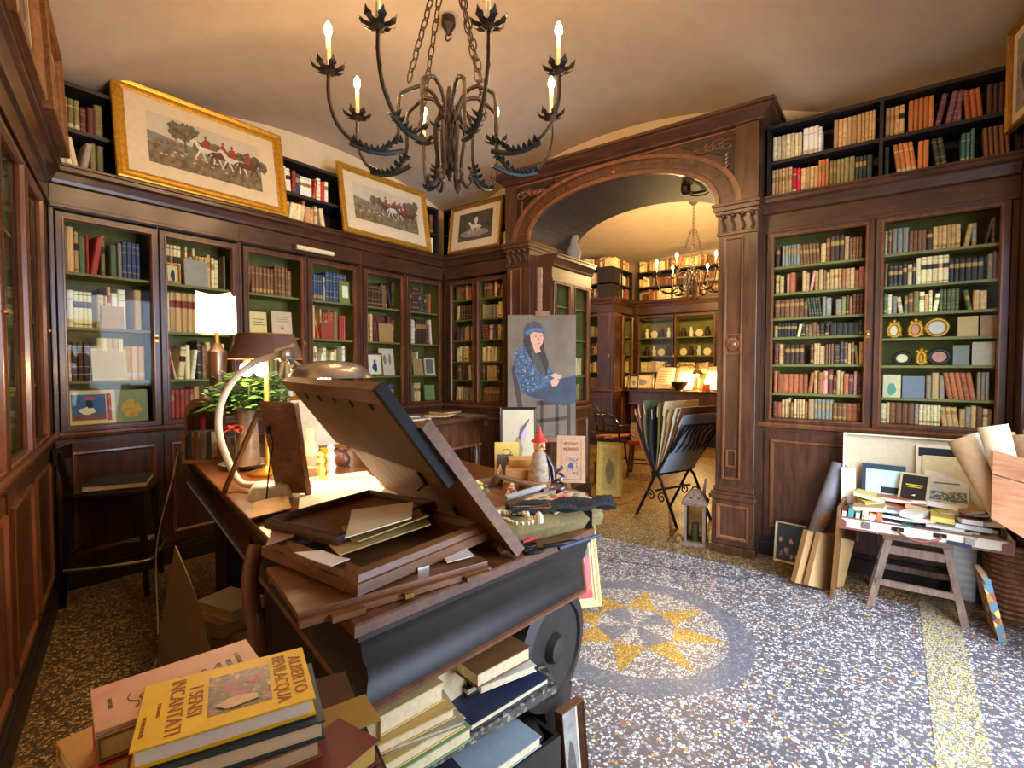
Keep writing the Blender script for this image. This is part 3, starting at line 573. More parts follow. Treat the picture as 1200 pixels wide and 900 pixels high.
# ------------------------------------------------------------------ chandelier
def chandelier(label, c, R, zc, narm, k=1.0, top=4.1, bulb=BULB, a0=0, simple=False):
    r = thing('chandelier', label, 'chandelier', (c[0], c[1], zc), (0, 0, a0)); s = R/.64
    prof = [(.64, 0), (.64, -.135), (.60, -.26), (.51, -.345), (.43, -.37), (.35, -.345), (.29, -.26), (.285, -.175), (.285, -.10), (.27, -.04), (.21, .0), (.16, .02), (.09, -.01), (.045, -.10), (.03, -.20), (.03, -.34), (.045, -.42)]
    pa = catmull([(p[0]*s, 0, p[1]*s) for p in prof], 4)
    def leaf(m, base, d, L, wd, curl, n=5, side=Vector((0, 0, 0))):
        d = Vector(d).normalized(); sd = d.cross(Vector((0, 0, 1))); sd = (sd if sd.length > .01 else Vector((0, 1, 0))).normalized(); LL = []; RR = []; CC = []
        for i in range(n+1):
            t = i/n; p = Vector(base)+d*L*math.sin(t*1.5)*.8+Vector((0, 0, curl*L*t*t)); wv = wd*math.sin(math.pi*min(.97, .12+t*.85))*(1 if i % 2 else .62)
            LL.append(p+sd*wv); RR.append(p-sd*wv); CC.append(p+Vector((0, 0, .006*s)))
        m.loops([[a, b, c_] for a, b, c_ in zip(LL, CC, RR)], 0, False); m.loops([[a-Vector((0, 0, .002)), c_-Vector((0, 0, .002))] for a, c_ in zip(LL, RR)], 0, False)
    def arm(m):
        m.tube(pa, .0105*s, 6); m.tube([p+Vector((0, .007*math.sin(i*1.6)*s, .007*math.cos(i*1.6)*s)) for i, p in enumerate(pa)], .007*s, 5)
    def spray(m):
        for i in range(9):
            t = i/8; x = (.52-.24*t)*s; z = (-.335-.035*math.sin(math.pi*min(1, t*1.2))+.10*max(0, t-.6))*s
            for sy in (-1, 1):
                m.slab([(x-.020*s, sy*.004, z-.006*s), (x+.020*s, sy*.004, z-.006*s), (x+.014*s, sy*.030*s, z-.004*s), (x+.002*s, sy*.040*s, z+.016*s), (x-.010*s, sy*.026*s, z+.004*s)], (0, sy*.002, .004))
        m.tube([((.54-.28*t/10)*s, 0, (-.345-.03*math.sin(math.pi*t/10))*s) for t in range(11)], .014*s, 6)
    def pan(m):
        m.lathe([(.012*s, -.02*s), (.03*s, -.005*s), (.034*s, .012*s), (.016*s, .014*s)], 10, (R, 0, 0))
        for q in range(7):
            a = 2*math.pi*q/7; leaf(m, (R+.02*s*math.cos(a), .02*s*math.sin(a), 0), (math.cos(a), math.sin(a), 0), .085*s, .022*s, .45)
    def cndl(m): m.lathe([(.011*s, .0), (.011*s, .165*s)], 10, (R, 0, .012*s))
    def blb(m): m.lathe([(.006*s, 0), (.015*s, .008*s), (.020*s, .026*s), (.015*s, .048*s), (.002*s, .070*s)], 12, (R, 0, .178*s))
    me = {}
    for nm, fn, mt in (('arm', arm, IRON), ('leaf_spray', spray, IRONG), ('drip_pan', pan, IRON), ('candle', cndl, CANDLE), ('bulb', blb, bulb)):
        mb_ = MB(); fn(mb_); me[nm] = mb_.mesh(nm, mt, nm in ('arm', 'candle', 'bulb'))
    for q in range(narm):
        ar = bpy.data.objects.new('arm', me['arm']); COL.objects.link(ar); ar.parent = r; ar.rotation_euler = (0, 0, 2*math.pi*q/narm)
        for nm in ('leaf_spray', 'drip_pan', 'candle', 'bulb'):
            o = bpy.data.objects.new(nm, me[nm]); COL.objects.link(o); o.parent = ar
    part('hub', IRON, r, lambda m: m.lathe([(.012*s, .05*s), (.03*s, -.06*s), (.05*s, -.14*s), (.028*s, -.2*s), (.045*s, -.28*s), (.05*s, -.36*s), (.02*s, -.43*s), (.008*s, -.47*s)], 12), smooth=True)
    for q in range(6):
        a = 2*math.pi*q/6+.3; ca, sa = math.cos(a), math.sin(a)
        pts = [(.03, -.08), (.075, -.15), (.08, -.25), (.065, -.36), (.07, -.46), (.10, -.50), (.125, -.47), (.11, -.44)]
        part('scroll', IRON, r, lambda m: (m.tube(catmull([(x*s*ca, x*s*sa, z*s) for x, z in pts], 4), .011*s, 6), leaf(m, (.05*s*ca, .05*s*sa, -.17*s), (ca, sa, 0), .08*s, .02*s, .5)), smooth=True)
    def chain(m, a, b, L=.075):
        a, b = Vector(a), Vector(b); n = max(2, int((b-a).length/(L*.82*s))); t = (b-a).normalized(); u = t.orthogonal().normalized(); v = t.cross(u)
        for i in range(n):
            cc = a+(b-a)*((i+.5)/n); e = u if i % 2 else v
            m.tube([cc+t*(math.cos(j*math.pi/5)*L*.56*s)+e*(math.sin(j*math.pi/5)*.017*s) for j in range(10)], .0045*s, 5, 0, True)
    zt = min(.78*s, top-zc-.12)
    for q in range(4):
        a = 2*math.pi*(q*2+(.5 if narm == 8 else 0))/8; part('chain', IRON, r, lambda m: chain(m, (.27*s*math.cos(a), .27*s*math.sin(a), -.02*s), (.03*math.cos(a), .03*math.sin(a), zt)))
    part('chain', IRON, r, lambda m: chain(m, (0, 0, zt), (0, 0, top-zc-.03)))
    part('ceiling_rose', IRON, r, lambda m: m.lathe([(.02, -.05), (.05, -.02), (.07, .0)], 14, (0, 0, top-zc+.01)))
    return r
VA = math.atan2(fw.y, fw.x)
chandelier('eight-armed wrought iron chandelier with lit candle bulbs and leaf cups', (-2.03, 2.11), .64, 3.02, 8, top=4.14, a0=VA+rad(22.5))
chandelier('small candle chandelier hanging in the room beyond the arch', tuple(at(812, 310, 7.3))[:2], .50, 2.86, 6, top=3.85, bulb=BULBF, a0=.4)
# ------------------------------------------------------------------ framed pictures
def blob(cx, cz, rx, rz_, n=14, seed=0, jag=.12):
    r = random.Random(seed); return [(cx+rx*(1+r.uniform(-jag, jag))*math.cos(2*math.pi*i/n), cz+rz_*(1+r.uniform(-jag, jag))*math.sin(2*math.pi*i/n)) for i in range(n)]
def flat(m, pts, y, mi): m.poly([(x, y, z) for x, z in pts], mi)
SKY = plain('print_sky', (196, 190, 168), .8, var=.1, scale=5); GRND = plain('print_ground', (118, 104, 74), .8, var=.45, scale=26); HILL = plain('print_hill', (122, 126, 108), .8, var=.3, scale=18)
TREE = plain('print_tree', (104, 96, 72), .8, var=.5, scale=40); HORW = plain('print_white_horse', (214, 206, 192), .8, var=.15); HORB = plain('print_bay_horse', (96, 62, 44), .8); RCOAT = plain('print_red_coat', (166, 58, 48), .8)
HOUND = plain('print_hound', (196, 176, 146), .8)
PRINTM = [SKY, GRND, HILL, TREE, HORW, HORB, RCOAT, HOUND]
def horse(m, x, z, s, y, c, rider, flip=1):
    X = lambda a: x+flip*a*s
    flat(m, [(X(a), z+b*s) for a, b in [(-.5, .55), (-.42, .72), (0, .70), (.35, .76), (.55, 1.0), (.66, 1.04), (.85, .88), (.82, .80), (.66, .86), (.52, .62), (.40, .46), (0, .40), (-.38, .42)]], y, c)
    for a, b in ((-.44, -.60), (-.34, -.22), (.30, .12), (.40, .66)): flat(m, [(X(a-.05), z+.5*s), (X(a+.06), z+.5*s), (X(b+.03), z+.02*s), (X(b-.03), z)], y, c)
    flat(m, [(X(-.46), z+.68*s), (X(-.7), z+.5*s), (X(-.66), z+.36*s), (X(-.5), z+.58*s)], y, c)
    if rider:
        flat(m, [(X(a), z+b*s) for a, b in [(-.08, .72), (.14, .72), (.22, 1.05), (.12, 1.22), (-.02, 1.18)]], y-.0002, 6); flat(m, [(X(.10+.075*math.cos(t)), z+(1.3+.085*math.sin(t))*s) for t in [i*.7 for i in range(9)]], y-.0002, 3)
def hunt(seed):
    def f(m, w, h, y):
        r = random.Random(seed); X = lambda a: (a-.5)*w
        flat(m, [(X(0), h*.0), (X(1), 0), (X(1), h), (X(0), h)], y, 0)
        flat(m, [(X(0), h*.62), (X(.25), h*.55), (X(.6), h*.52), (X(1), h*.5), (X(1), h*.2), (X(0), h*.2)], y-.0004, 2)
        flat(m, [(X(0), h*.40), (X(.3), h*.36), (X(.7), h*.38), (X(1), h*.34), (X(1), 0), (X(0), 0)], y-.0006, 1)
        for k in range(9):
            cx = .42+.075*k if seed == 1 else .30+.08*k; flat(m, blob(X(cx), h*(.60+r.uniform(-.05, .05)), w*.055, h*.13, 14, k, .2), y-.0008-.0001*k, 3)
        tx = .30 if seed == 1 else .90
        flat(m, [(X(tx-.012), h*.38), (X(tx+.016), h*.38), (X(tx+.008), h*.72), (X(tx-.006), h*.72)], y-.002, 3)
        for k in range(10): flat(m, blob(X(tx+r.uniform(-.08, .09)), h*(.78+r.uniform(-.10, .10)), w*.05, h*.10, 16, 40+k, .35), y-.0021-.0001*k, 3)
        for k in range(4): horse(m, X(.50+.12*k), h*(.30-.02*k), h*.40, y-.003-.0003*k, (4, 5, 4, 5)[k] if seed == 1 else (5, 4, 5, 5)[k], k != 0 or True, 1 if k % 2 else -1)
        for k in range(14): flat(m, blob(X(.10+.042*k+r.uniform(-.02, .02)), h*(.30+r.uniform(-.12, .04)), w*.016, h*.018, 8, 60+k, .3), y-.0045-.00005*k, 7)
        for k in range(5): flat(m, blob(X(.06+.05*k), h*(.44+.01*k), w*.01, h*.03, 8, 90+k, .2), y-.0045, 6)
    return f
def framed(label, loc, rz, tilt, W, H, fwid, fm, mount, draw, pm, mb_top=None, name='framed_picture', group=None, th=.03, pane=True, lie=False, mm=None):
    r = thing(name, label, 'picture', loc, (tilt, 0, rz), group); r.rotation_mode = 'XYZ'
    part('frame', fm, r, lambda m: (m.ring(-W/2, W/2, 0, H, [(0, 0), (0, -th), (fwid*.15, -th*1.15), (fwid*.3, -th), (fwid*.45, -th*.8), (fwid*.7, -th*.85), (fwid*.8, -th*.6), (fwid, -th*.45), (fwid, 0)]), m.box(-W/2+.003, W/2-.003, -.004, -.0005, .003, H-.003)))
    i0 = fwid-.004; part('mount_board', mm or MATB, r, lambda m: m.box(-W/2+i0, W/2-i0, -th*.33, -th*.2, i0, H-i0))
    mx, mt, mbm = (mount if isinstance(mount, tuple) else (mount,)*3)
    pw, ph = W-2*fwid-2*mx, H-2*fwid-mt-mbm
    def dr(m):
        m.T = Matrix.Translation((0, 0, fwid+mbm)); draw(m, pw, ph, -th*.33-.0015); m.T = None
    part('print', pm, r, dr)
    if pane: part('pane', PICGLASS, r, lambda m: m.poly([(-W/2+i0, -th*.62, i0), (W/2-i0, -th*.62, i0), (W/2-i0, -th*.62, H-i0), (-W/2+i0, -th*.62, H-i0)]))
    return r
framed('wide gilt framed hunting print with a white horse, nearer the corner bookshelf', (AX+.055, 1.82, 2.823), rad(90), rad(-9), 1.24, .745, .075, GOLD, (.13, .10, .10), hunt(1), PRINTM, group='gilt framed hunting prints')
framed('gilt framed hunting print of riders beside a tree, nearer the arch', (AX+.055, 3.60, 2.823), rad(90), rad(-9), 1.17, .715, .06, GOLD, (.10, .09, .12), hunt(2), PRINTM, group='gilt framed hunting prints')
DKP = plain('print_dark', (74, 68, 60), .8, var=.5, scale=16); GRP = plain('print_grey', (140, 134, 124), .8, var=.3, scale=20)
def horsepic(m, w, h, y):
    flat(m, [(-w/2, 0), (w/2, 0), (w/2, h), (-w/2, h)], y, 0); flat(m, blob(0, h*.25, w*.42, h*.14, 14, 3), y-.0004, 1); horse(m, 0, h*.24, h*.42, y-.001, 2, False, -1)
    flat(m, blob(.02*w, h*.68, w*.05, h*.13, 10, 5), y-.0012, 2)
framed('small gilt framed dark picture of a white horse above the corner bookcase', (-3.86, BY-.05, 2.823), 0, rad(-7), .775, .55, .035, GOLDD, (.10, .06, .09), horsepic, [DKP, GRP, HORW])
def pland(m, w, h, y): flat(m, [(-w/2, 0), (w/2, 0), (w/2, h), (-w/2, h)], y, 0); flat(m, blob(0, h*.45, w*.3, h*.3, 14, 9), y-.0004, 1)
# two long frames leaning on the side wall cornice
for s_, W_f, H_f, lab, mt in ((.53, .78, .62, 'light wooden frame leaning on the cornice above the side bookcase', OAKW), (1.40, .8, .66, 'second wooden frame leaning on the cornice behind the light one', BROWNW)):
    p = DP+DE*s_-DN*(.082 if s_ < 1 else .06); framed(lab, (p.x, p.y, 2.823), rad(180)-DANG, rad(-2.5), W_f, H_f, .06, mt, .05, pland, [GRP, DKP], th=.045)
# picture light on the frieze
pl_ = thing('picture_light', 'cream tube light fixed to the bookcase frieze under the hunting print', 'light', (AX+.0, 2.52, 2.585), (0, 0, rad(90)))
part('housing', CREAM, pl_, lambda m: m.tube([(0, -.055, 0), (.38, -.055, 0)], .022, 10), smooth=True); [part('end_cap', BRASS, pl_, lambda m: m.tube([(x, -.055, 0), (x+.012, -.055, 0)], .024, 10)) for x in (-.012, .38)]
[part('bracket', BRASS, pl_, lambda m: m.box(x, x+.02, -.055, -.012, -.008, .008)) for x in (.08, .28)]
# ------------------------------------------------------------------ portrait on its easel
D0 = 4.0; EZ = rad(37)
ptl = at(594, 369, D0); pw = 80/FPX*D0; zt, zb_ = at(634, 369, D0).z, at(634, 505, D0).z
pc = at(635, 369, D0); ea = thing('easel', 'tall wooden studio easel holding the portrait of a seated woman', 'easel', (pc.x, pc.y, 0), (0, 0, EZ))
part('mast', BROWNW, ea, lambda m: m.box(-.035, .005, .055, .085, .05, at(632, 312, D0).z), bevel=.004)
for sx in (-1, 1): part('leg', BROWNW, ea, lambda m: m.beam((sx*.30, .03, 0), (sx*.05, .07, 1.75), .04, .03))
part('rear_leg', BROWNW, ea, lambda m: m.beam((0, .75, 0), (0, .09, 1.7), .04, .03)); part('ledge', BROWNW, ea, lambda m: m.box(-.25, .25, -.02, .06, zb_-.09, zb_-.05))
part('crossbar', BROWNW, ea, lambda m: m.box(-.26, .26, .045, .065, .40, .44)); part('top_clamp', BROWNW, ea, lambda m: m.box(-.05, .06, -.01, .06, zt-.01, zt+.03))
PBG = plain('portrait_ground', (98, 84, 66), .75, var=.25, scale=5); PJK = terrazzo('portrait_jacket', (44, 62, 84), [(0, S(40, 58, 82)), (.45, S(58, 84, 108)), (.8, S(98, 116, 128)), (.94, S(150, 120, 100))], 75, .04)
PSK = plain('portrait_skirt', (48, 55, 66), .75, var=.25, scale=9); PHR = plain('portrait_hair', (44, 36, 30), .75, var=.3); PFC = plain('portrait_face', (186, 138, 112), .7, var=.12, scale=40); PHT = plain('portrait_hat', (62, 58, 54), .75, var=.3); PBD = plain('portrait_band', (62, 92, 116), .75)
PSC = plain('portrait_scarf', (66, 62, 46), .75, var=.4, scale=50); PCH = plain('portrait_chair', (58, 44, 34), .75); PFS = plain('portrait_lips', (150, 84, 74), .7)
po = thing('portrait_painting', 'unframed painting of a seated woman in a blue patterned jacket on an easel', 'painting', (pc.x, pc.y, zb_-.048), (0, 0, EZ))
PH = zt-zb_+.048
part('canvas', CREAM, po, lambda m: m.box(-pw/2, pw/2, 0, .028, 0, PH))
def ppx(x, y): return ((x-594)/80*pw-pw/2, (505-y)/136*(PH-.048)+.048)
def portrait(m):
    q = lambda pts, k, mi: m.poly([(ppx(x, y)[0], -.0008-.0004*k, ppx(x, y)[1]) for x, y in pts], mi)
    q([(594, 369), (674, 369), (674, 519), (594, 519)], 0, 0)
    q([(602, 425), (606, 440), (618, 520), (613, 520), (598, 432)], 1, 8)
    for x in (632, 650, 664): q([(x, 470), (x+4, 470), (x+4, 519), (x, 519)], 1, 8)
    q([(628, 470), (660, 468), (660, 474), (628, 476)], 1, 8); q([(628, 492), (664, 488), (664, 492), (628, 497)], 1, 8)
    q([(622, 460), (640, 449), (660, 443), (674, 440), (674, 472), (660, 476), (640, 470), (618, 464), (608, 458)], 2, 2)
    q([(612, 404), (620, 401), (634, 410), (640, 428), (648, 437), (650, 446), (640, 452), (622, 458), (610, 462), (604, 440), (600, 420), (605, 410)], 3, 1)
    q([(614, 392), (622, 388), (636, 396), (637, 410), (642, 425), (640, 440), (633, 440), (624, 425), (616, 412), (612, 400)], 4, 3)
    q([(621, 402), (628, 412), (636, 428), (639, 438), (633, 440), (624, 424)], 5, 9)
    q([(620, 392), (626, 388), (634, 389), (636, 396), (635, 402), (631, 408), (625, 407), (621, 400)], 6, 4); q([(623, 405), (631, 406), (633, 412), (627, 414)], 5.6, 4)
    q([(613, 388), (616, 380), (624, 376), (632, 379), (636, 386), (636, 390), (624, 389), (617, 394), (613, 394)], 7, 5)
    q([(614, 389), (624, 384), (636, 385), (637, 389), (626, 388), (616, 393)], 8, 6); q([(635, 385), (640, 382), (639, 388)], 8, 6)
    for x, y in ((627, 394), (633, 394)): q([(x-1.6, y), (x, y-.7), (x+1.4, y), (x, y+.7)], 9, 3)
    q([(630, 394), (632, 399), (630, 399.5)], 9, 10); q([(628, 402.4), (630.5, 401.6), (633, 402.4), (630.5, 403.6)], 9, 10)
    q([(644, 440), (650, 437), (658, 441), (656, 444), (650, 444)], 9, 4); q([(644, 446), (650, 443), (655, 446), (652, 452), (646, 453)], 10, 4)
    q([(616, 462), (612, 440), (608, 425), (611, 424), (616, 440), (622, 456), (644, 447), (645, 451)], 9, 1)
part('painted_image', [PBG, PJK, PSK, PHR, PFC, PHT, PBD, PBD, PCH, PSC, PFS], po, portrait)
# ------------------------------------------------------------------ bar stool
st = thing('bar_stool', 'black wooden bar stool with curved backrest beside the corner', 'stool', (-4.17, 1.10, 0), (0, 0, rad(61)))
part('seat', BLACKP, st, lambda m: m.loops([[(x*k, y*k, z) for x, y in ((-.21, -.21), (.0, -.225), (.21, -.21), (.225, 0), (.21, .21), (0, .225), (-.21, .21), (-.225, 0))] for k, z in ((.93, .665), (1, .675), (1, .695), (.95, .705))], 0, True, True, True))
for sx, sy in ((1, -1), (1, 1)): part('leg', BLACKP, st, lambda m: m.loops([[(sx*.18+sx*.03*t+a*w, sy*.18+sy*.03*t+b*w, .67-.67*t) for a, b in ((-1, -1), (1, -1), (1, 1), (-1, 1))] for t, w in ((0, .022), (1, .015))], 0, True, True, True))
for sy in (-1, 1): part('leg', BLACKP, st, lambda m: m.loops([[(x+a*.018, sy*y+b*.016, z) for a, b in ((-1, -1), (1, -1), (1, 1), (-1, 1))] for x, y, z in ((-.23, .205, 0), (-.18, .18, .66), (-.20, .19, .82), (-.235, .20, .97))], 0, True, True, True))
part('backrest', BLACKP, st, lambda m: m.loops([[(-.225-.035*math.cos(a*1.4), .235*math.sin(a*1.15)*1.02, z) for z in (.90, .99)]+[(-.245-.035*math.cos(a*1.4), .24*math.sin(a*1.15)*1.02, z) for z in (.99, .90)] for a in [-1.2+.2*i for i in range(13)]], 0, True, True, True))
part('footrest', SILVER, st, lambda m: m.tube(catmull([(-.21, -.23, .24), (0, -.25, .24), (.20, -.235, .24), (.235, -.2, .24), (.245, 0, .24), (.235, .2, .24), (.20, .235, .24), (0, .25, .24), (-.21, .23, .24)], 4), .011, 8), smooth=True)
part('stretcher', BLACKP, st, lambda m: m.beam((-.21, -.19, .30), (-.21, .19, .30), .02, .03))
fo = thing('folder', 'dark green folder with papers lying on the stool seat', 'folder', (-4.15, 1.12, .707), (0, 0, rad(66)))
part('cover', plain('folder_green', (38, 48, 42), .5), fo, lambda m: (m.box(-.17, .17, -.17, .17, 0, .006), m.box(-.17, .17, -.17, .17, .036, .042), m.box(-.17, -.164, -.17, .17, 0, .042)), bevel=.002); part('papers', PAGES, fo, lambda m: m.box(-.163, .165, -.165, .165, .006, .036))
# ------------------------------------------------------------------ loose books and sheets
def colmat(c): return plain('paint_%d_%d_%d' % c, c, .55, var=.08)
def rect_of(c4, z):
    TL, TR, BR_, BL_ = [onz(x, y, z) for x, y in c4]; u = (TR-TL)+(BR_-BL_); v = (TL-BL_)+(TR-BR_)
    return (TL+TR+BR_+BL_)/4, math.atan2(u.y, u.x), u.length/2, v.length/2
def fbook(label, c, ang, L, W, t, col, spine='y', group='loose books in piles', tilt=(0, 0), pages=PAGES, decor=None, name='book'):
    """lying book; c = centre of its underside; L along local x, W along local y; spine on -y / +y / -x / +x"""
    r = thing(name, label, 'book', tuple(c), (tilt[0], tilt[1], ang), group); b = .0022 if t < .02 else .003; cm = colmat(col) if isinstance(col, tuple) else col
    def cov(m):
        m.box(-L/2, L/2, -W/2, W/2, 0, b); m.box(-L/2, L/2, -W/2, W/2, t-b, t)
        e = {'y': (-L/2, L/2, W/2-b, W/2), '-y': (-L/2, L/2, -W/2, -W/2+b), 'x': (L/2-b, L/2, -W/2, W/2), '-x': (-L/2, -L/2+b, -W/2, W/2)}[spine]; m.box(*e, b, t-b)
    part('cover', cm, r, cov, bevel=.0012); i = .005
    part('page_block', pages, r, lambda m: m.box(-L/2+(b if spine == '-x' else i), L/2-(b if spine == 'x' else i), -W/2+(b if spine == '-y' else i), W/2-(b if spine == 'y' else i), b, t-b))
    if decor: decor(r, L, W, t)
    return r
def fbook_px(label, c4, z, t, col, **k):
    c, a, L, W = rect_of(c4, z); c = Vector((c.x, c.y, z-t)); return fbook(label, c, a, L, W, t, col, **k)
def sheet(label, pts, z, col=WHITE, t=.0015, curl=.0, cat='paper', name='paper_sheet', group=None):
    P = [onz(x, y, z) for x, y in pts]; c = sum(P, Vector())/len(P); c.z = z-t
    r = thing(name, label, cat, tuple(c), (0, 0, 0), group); A = [p-c for p in P]
    def g(m):
        n = 6; L0 = [A[0].lerp(A[3], i/n) for i in range(n+1)]; L1 = [A[1].lerp(A[2], i/n) for i in range(n+1)]
        rows = []
        for i in range(n+1):
            dz = curl*(2*i/n-1)**2; p, q = L0[i], L1[i]; rows.append([Vector((p.x, p.y, dz)), Vector((q.x, q.y, dz+curl*.3)), Vector((q.x, q.y, dz+t+curl*.3)), Vector((p.x, p.y, dz+t))])
        m.loops(rows, 0, True, True, True)
    part('sheet', col, r, g); return r
# ------------------------------------------------------------------ the big desk
DZ = .98
DKP_ = [(-.855, .61), (-.765, 1.46), (-1.0, 1.85), (-3.2, 2.42), (-3.6, 1.29)]
def inset(P, d):
    n = len(P); out = []
    for i in range(n):
        p0, p1, p2 = Vector(P[i-1]), Vector(P[i]), Vector(P[(i+1) % n]); e1 = (p1-p0).normalized(); e2 = (p2-p1).normalized()
        n1 = Vector((-e1.y, e1.x)); n2 = Vector((-e2.y, e2.x)); a = p0+n1*d; b = p1+n2*d; den = e1.x*e2.y-e1.y*e2.x
        s = ((b.x-a.x)*e2.y-(b.y-a.y)*e2.x)/den; out.append(tuple(a+e1*s))
    return out
def ploop(d, z): return [(x, y, z) for x, y in inset(DKP_, d)]
dk = thing('desk', 'large dark carved wooden desk cluttered with frames and papers', 'desk', (-2.1, 1.5, 0))
def dpart(nm, mt, fn, par=None, **k):
    m = MB(); m.T = Matrix.Translation((2.1, -1.5, 0)); fn(m); return m.build(nm, mt, par or dk, **k)
TOPW = wood('desk_top', (78, 46, 28), (128, 80, 46), grain=(1, 7, 7), rough=.3)
dpart('desktop', TOPW, lambda m: m.loops([ploop(.004, DZ-.03), ploop(0, DZ-.026), ploop(0, DZ-.004), ploop(.004, DZ)], 0, True, True, True))
dpart('apron', DARKW, lambda m: m.loops([ploop(d, z) for d, z in ((.012, .952), (.012, .935), (.022, .925), (.026, .905), (.032, .88), (.048, .85), (.054, .82), (.042, .785), (.03, .775), (.06, .765))], 0, True, True, True), smooth=True)
dpart('apron_bead', MAHO2, lambda m: m.loops([ploop(d, z) for d, z in ((.034, .776), (.024, .770), (.026, .760), (.06, .758))], 0, True, True, True))
dpart('pedestal', DARKW, lambda m: m.slab([(-1.25, .84, .06), (-1.2, 1.66, .06), (-1.95, 1.86, .06), (-2.0, 1.0, .06)], (0, 0, .70)), bevel=.01)
dpart('pedestal', DARKW, lambda m: m.slab([(-2.85, 1.22, .06), (-2.75, 2.1, .06), (-3.2, 2.2, .06), (-3.35, 1.38, .06)], (0, 0, .70)), bevel=.01)
dpart('base', DARKW, lambda m: m.loops([ploop(d, z) for d, z in ((.15, 0), (.15, .04), (.17, .06))], 0, True, True, True))
SHB = terrazzo('marbled_edge', (70, 66, 56), [(0, S(60, 56, 48)), (.4, S(120, 114, 98)), (.7, S(88, 82, 68)), (.9, S(160, 152, 132))], 70, .05)
dpart('lower_shelf', SHB, lambda m: m.slab([(-.90, .72, .525), (-.79, 1.27, .525), (-1.22, 1.6, .525), (-1.25, .82, .525)], (0, 0, .025)))
for cy, cx, nm in ((1.40, -.93, 1), (.74, -1.0, 2)):          # scrolled end supports
    if nm == 1:
        lg = dpart('scroll_leg', DARKW, lambda m: (m.lathe([(.155, -.06), (.195, -.05), (.205, 0), (.195, .05), (.155, .06), (.15, .05), (.05, .045), (.04, .07), (.01, .075)], 36, (cx, cy, .57), 0, 'x'), m.loops([[(cx+a*.05, cy+.03+b*wd, z) for a, b in ((-1, -1), (1, -1), (1, 1), (-1, 1))] for wd, z in ((.09, .40), (.06, .28), (.05, .16), (.075, .08), (.08, 0))], 0, True, True, True)), smooth=True)
        dpart('turned_collar', DARKW, lambda m: m.lathe([(.05, .25), (.075, .27), (.08, .30), (.07, .32), (.08, .34), (.05, .36)], 20, (cx, cy-.12, 0)), lg, smooth=True)
    else: dpart('scroll_leg', DARKW, lambda m: m.loops([[(cx+a*.04, cy+b*wd, z) for a, b in ((-1, -1), (1, -1), (1, 1), (-1, 1))] for wd, z in ((.06, .755), (.05, .6), (.03, .4), (.04, .2), (.06, 0))], 0, True, True, True), smooth=True)
pL = onz(300, 632, .97)
dpart('curved_leg', MAHO2, lambda m: m.tube(catmull([(pL.x, pL.y-.0, .95), (pL.x+.03, pL.y-.035, .86), (pL.x+.05, pL.y-.03, .72), (pL.x+.03, pL.y, .5), (pL.x, pL.y+.02, .25), (pL.x-.01, pL.y, 0)], 5), .024, 10), smooth=True)
dpart('drawer', MAHO, lambda m: m.slab([onz(222, 545, .90)+Vector((.03, .03, -.12)), onz(290, 622, .90)+Vector((-.03, .02, -.12)), onz(290, 622, .90)+Vector((-.03, .08, -.12)), onz(222, 545, .90)+Vector((.03, .1, -.12))], (0, 0, .11)))
# books on the shelf of the desk end
SB0 = .552
fbook('brown leather book on top of the pile on the desk shelf', onz(588, 786, .64)+Vector((-.05, .0, .006)), rad(80), .20, .15, .04, (120, 78, 40), spine='y')
fbook('thin white booklet under the brown leather book on the desk shelf', (-.93, 1.16, .596), rad(70), .19, .14, .018, (226, 214, 190), spine='y')
fbook('flat navy blue book lying on the marbled desk shelf', (-.95, 1.13, SB0), rad(80), .30, .24, .020, (34, 40, 70), spine='y')
fbook('thick navy book under the white booklet on the desk shelf', (-1.0, 1.15, SB0+.021), rad(80), .2, .16, .022, (44, 40, 44), spine='y')
fbook('upright tan book with wide spine beside the brown leather book', (-.98, .975, SB0+.001), rad(85), .16, .035, .165, (196, 162, 92), spine='x')
for i, (zz, t, L, W, dx, dy, rot, col, lab) in enumerate((
    (SB0, .034, .26, .19, 0, 0, 80, (120, 150, 100), 'green edged book at the bottom of the desk shelf pile'),
    (SB0+.035, .026, .25, .17, .0, -.01, 80, (206, 176, 100), 'yellow book second from bottom of the desk shelf pile'),
    (SB0+.062, .012, .20, .14, .02, .01, 66, (160, 152, 128), 'thin grey pamphlet in the desk shelf pile'),
    (SB0+.075, .026, .22, .15, .0, -.02, 76, (198, 160, 86), 'ochre book third from top of the desk shelf pile'),
    (SB0+.102, .048, .22, .15, -.03, -.03, 82, (214, 184, 116), 'thick cream paged book topping the desk shelf pile'))):
    fbook(lab, (-.955+dx, .835+dy, zz), rad(rot), L, W, t, col, spine='y')
fbook('green paperback at the near end of the desk shelf', (-.93, .70, .47), rad(80), .14, .16, .05, (92, 140, 70), spine='-x')
# low stack of books in front of the shelf, near the bottom of the picture
stt = thing('book_crate', 'dark wooden crate standing under the desk shelf', 'crate', (-.95, 1.06, 0), (0, 0, rad(80)))
part('box', DARKW, stt, lambda m: (m.box(-.28, .28, -.10, .10, 0, .02), m.box(-.28, .28, -.10, -.085, .02, .36), m.box(-.28, .28, .085, .10, .02, .36), m.box(-.28, -.265, -.085, .085, .02, .36), m.box(.265, .28, -.085, .085, .02, .36)))
fbook('pale grey blue book lying flat on the crate below the desk shelf', (-.94, 1.13, .362), rad(80), .26, .19, .03, (150, 160, 168), spine='y')
fbook('dark blue book lying on the crate beside the grey blue book', (-.91, .92, .362), rad(76), .14, .19, .045, (42, 46, 66), spine='y')
framed('pale wooden picture frame edge leaning against the scroll leg', (-.80, 1.40, .0), rad(80), rad(-6), .11, .40, .012, BROWNW, .01, pland, [GRP, DKP])
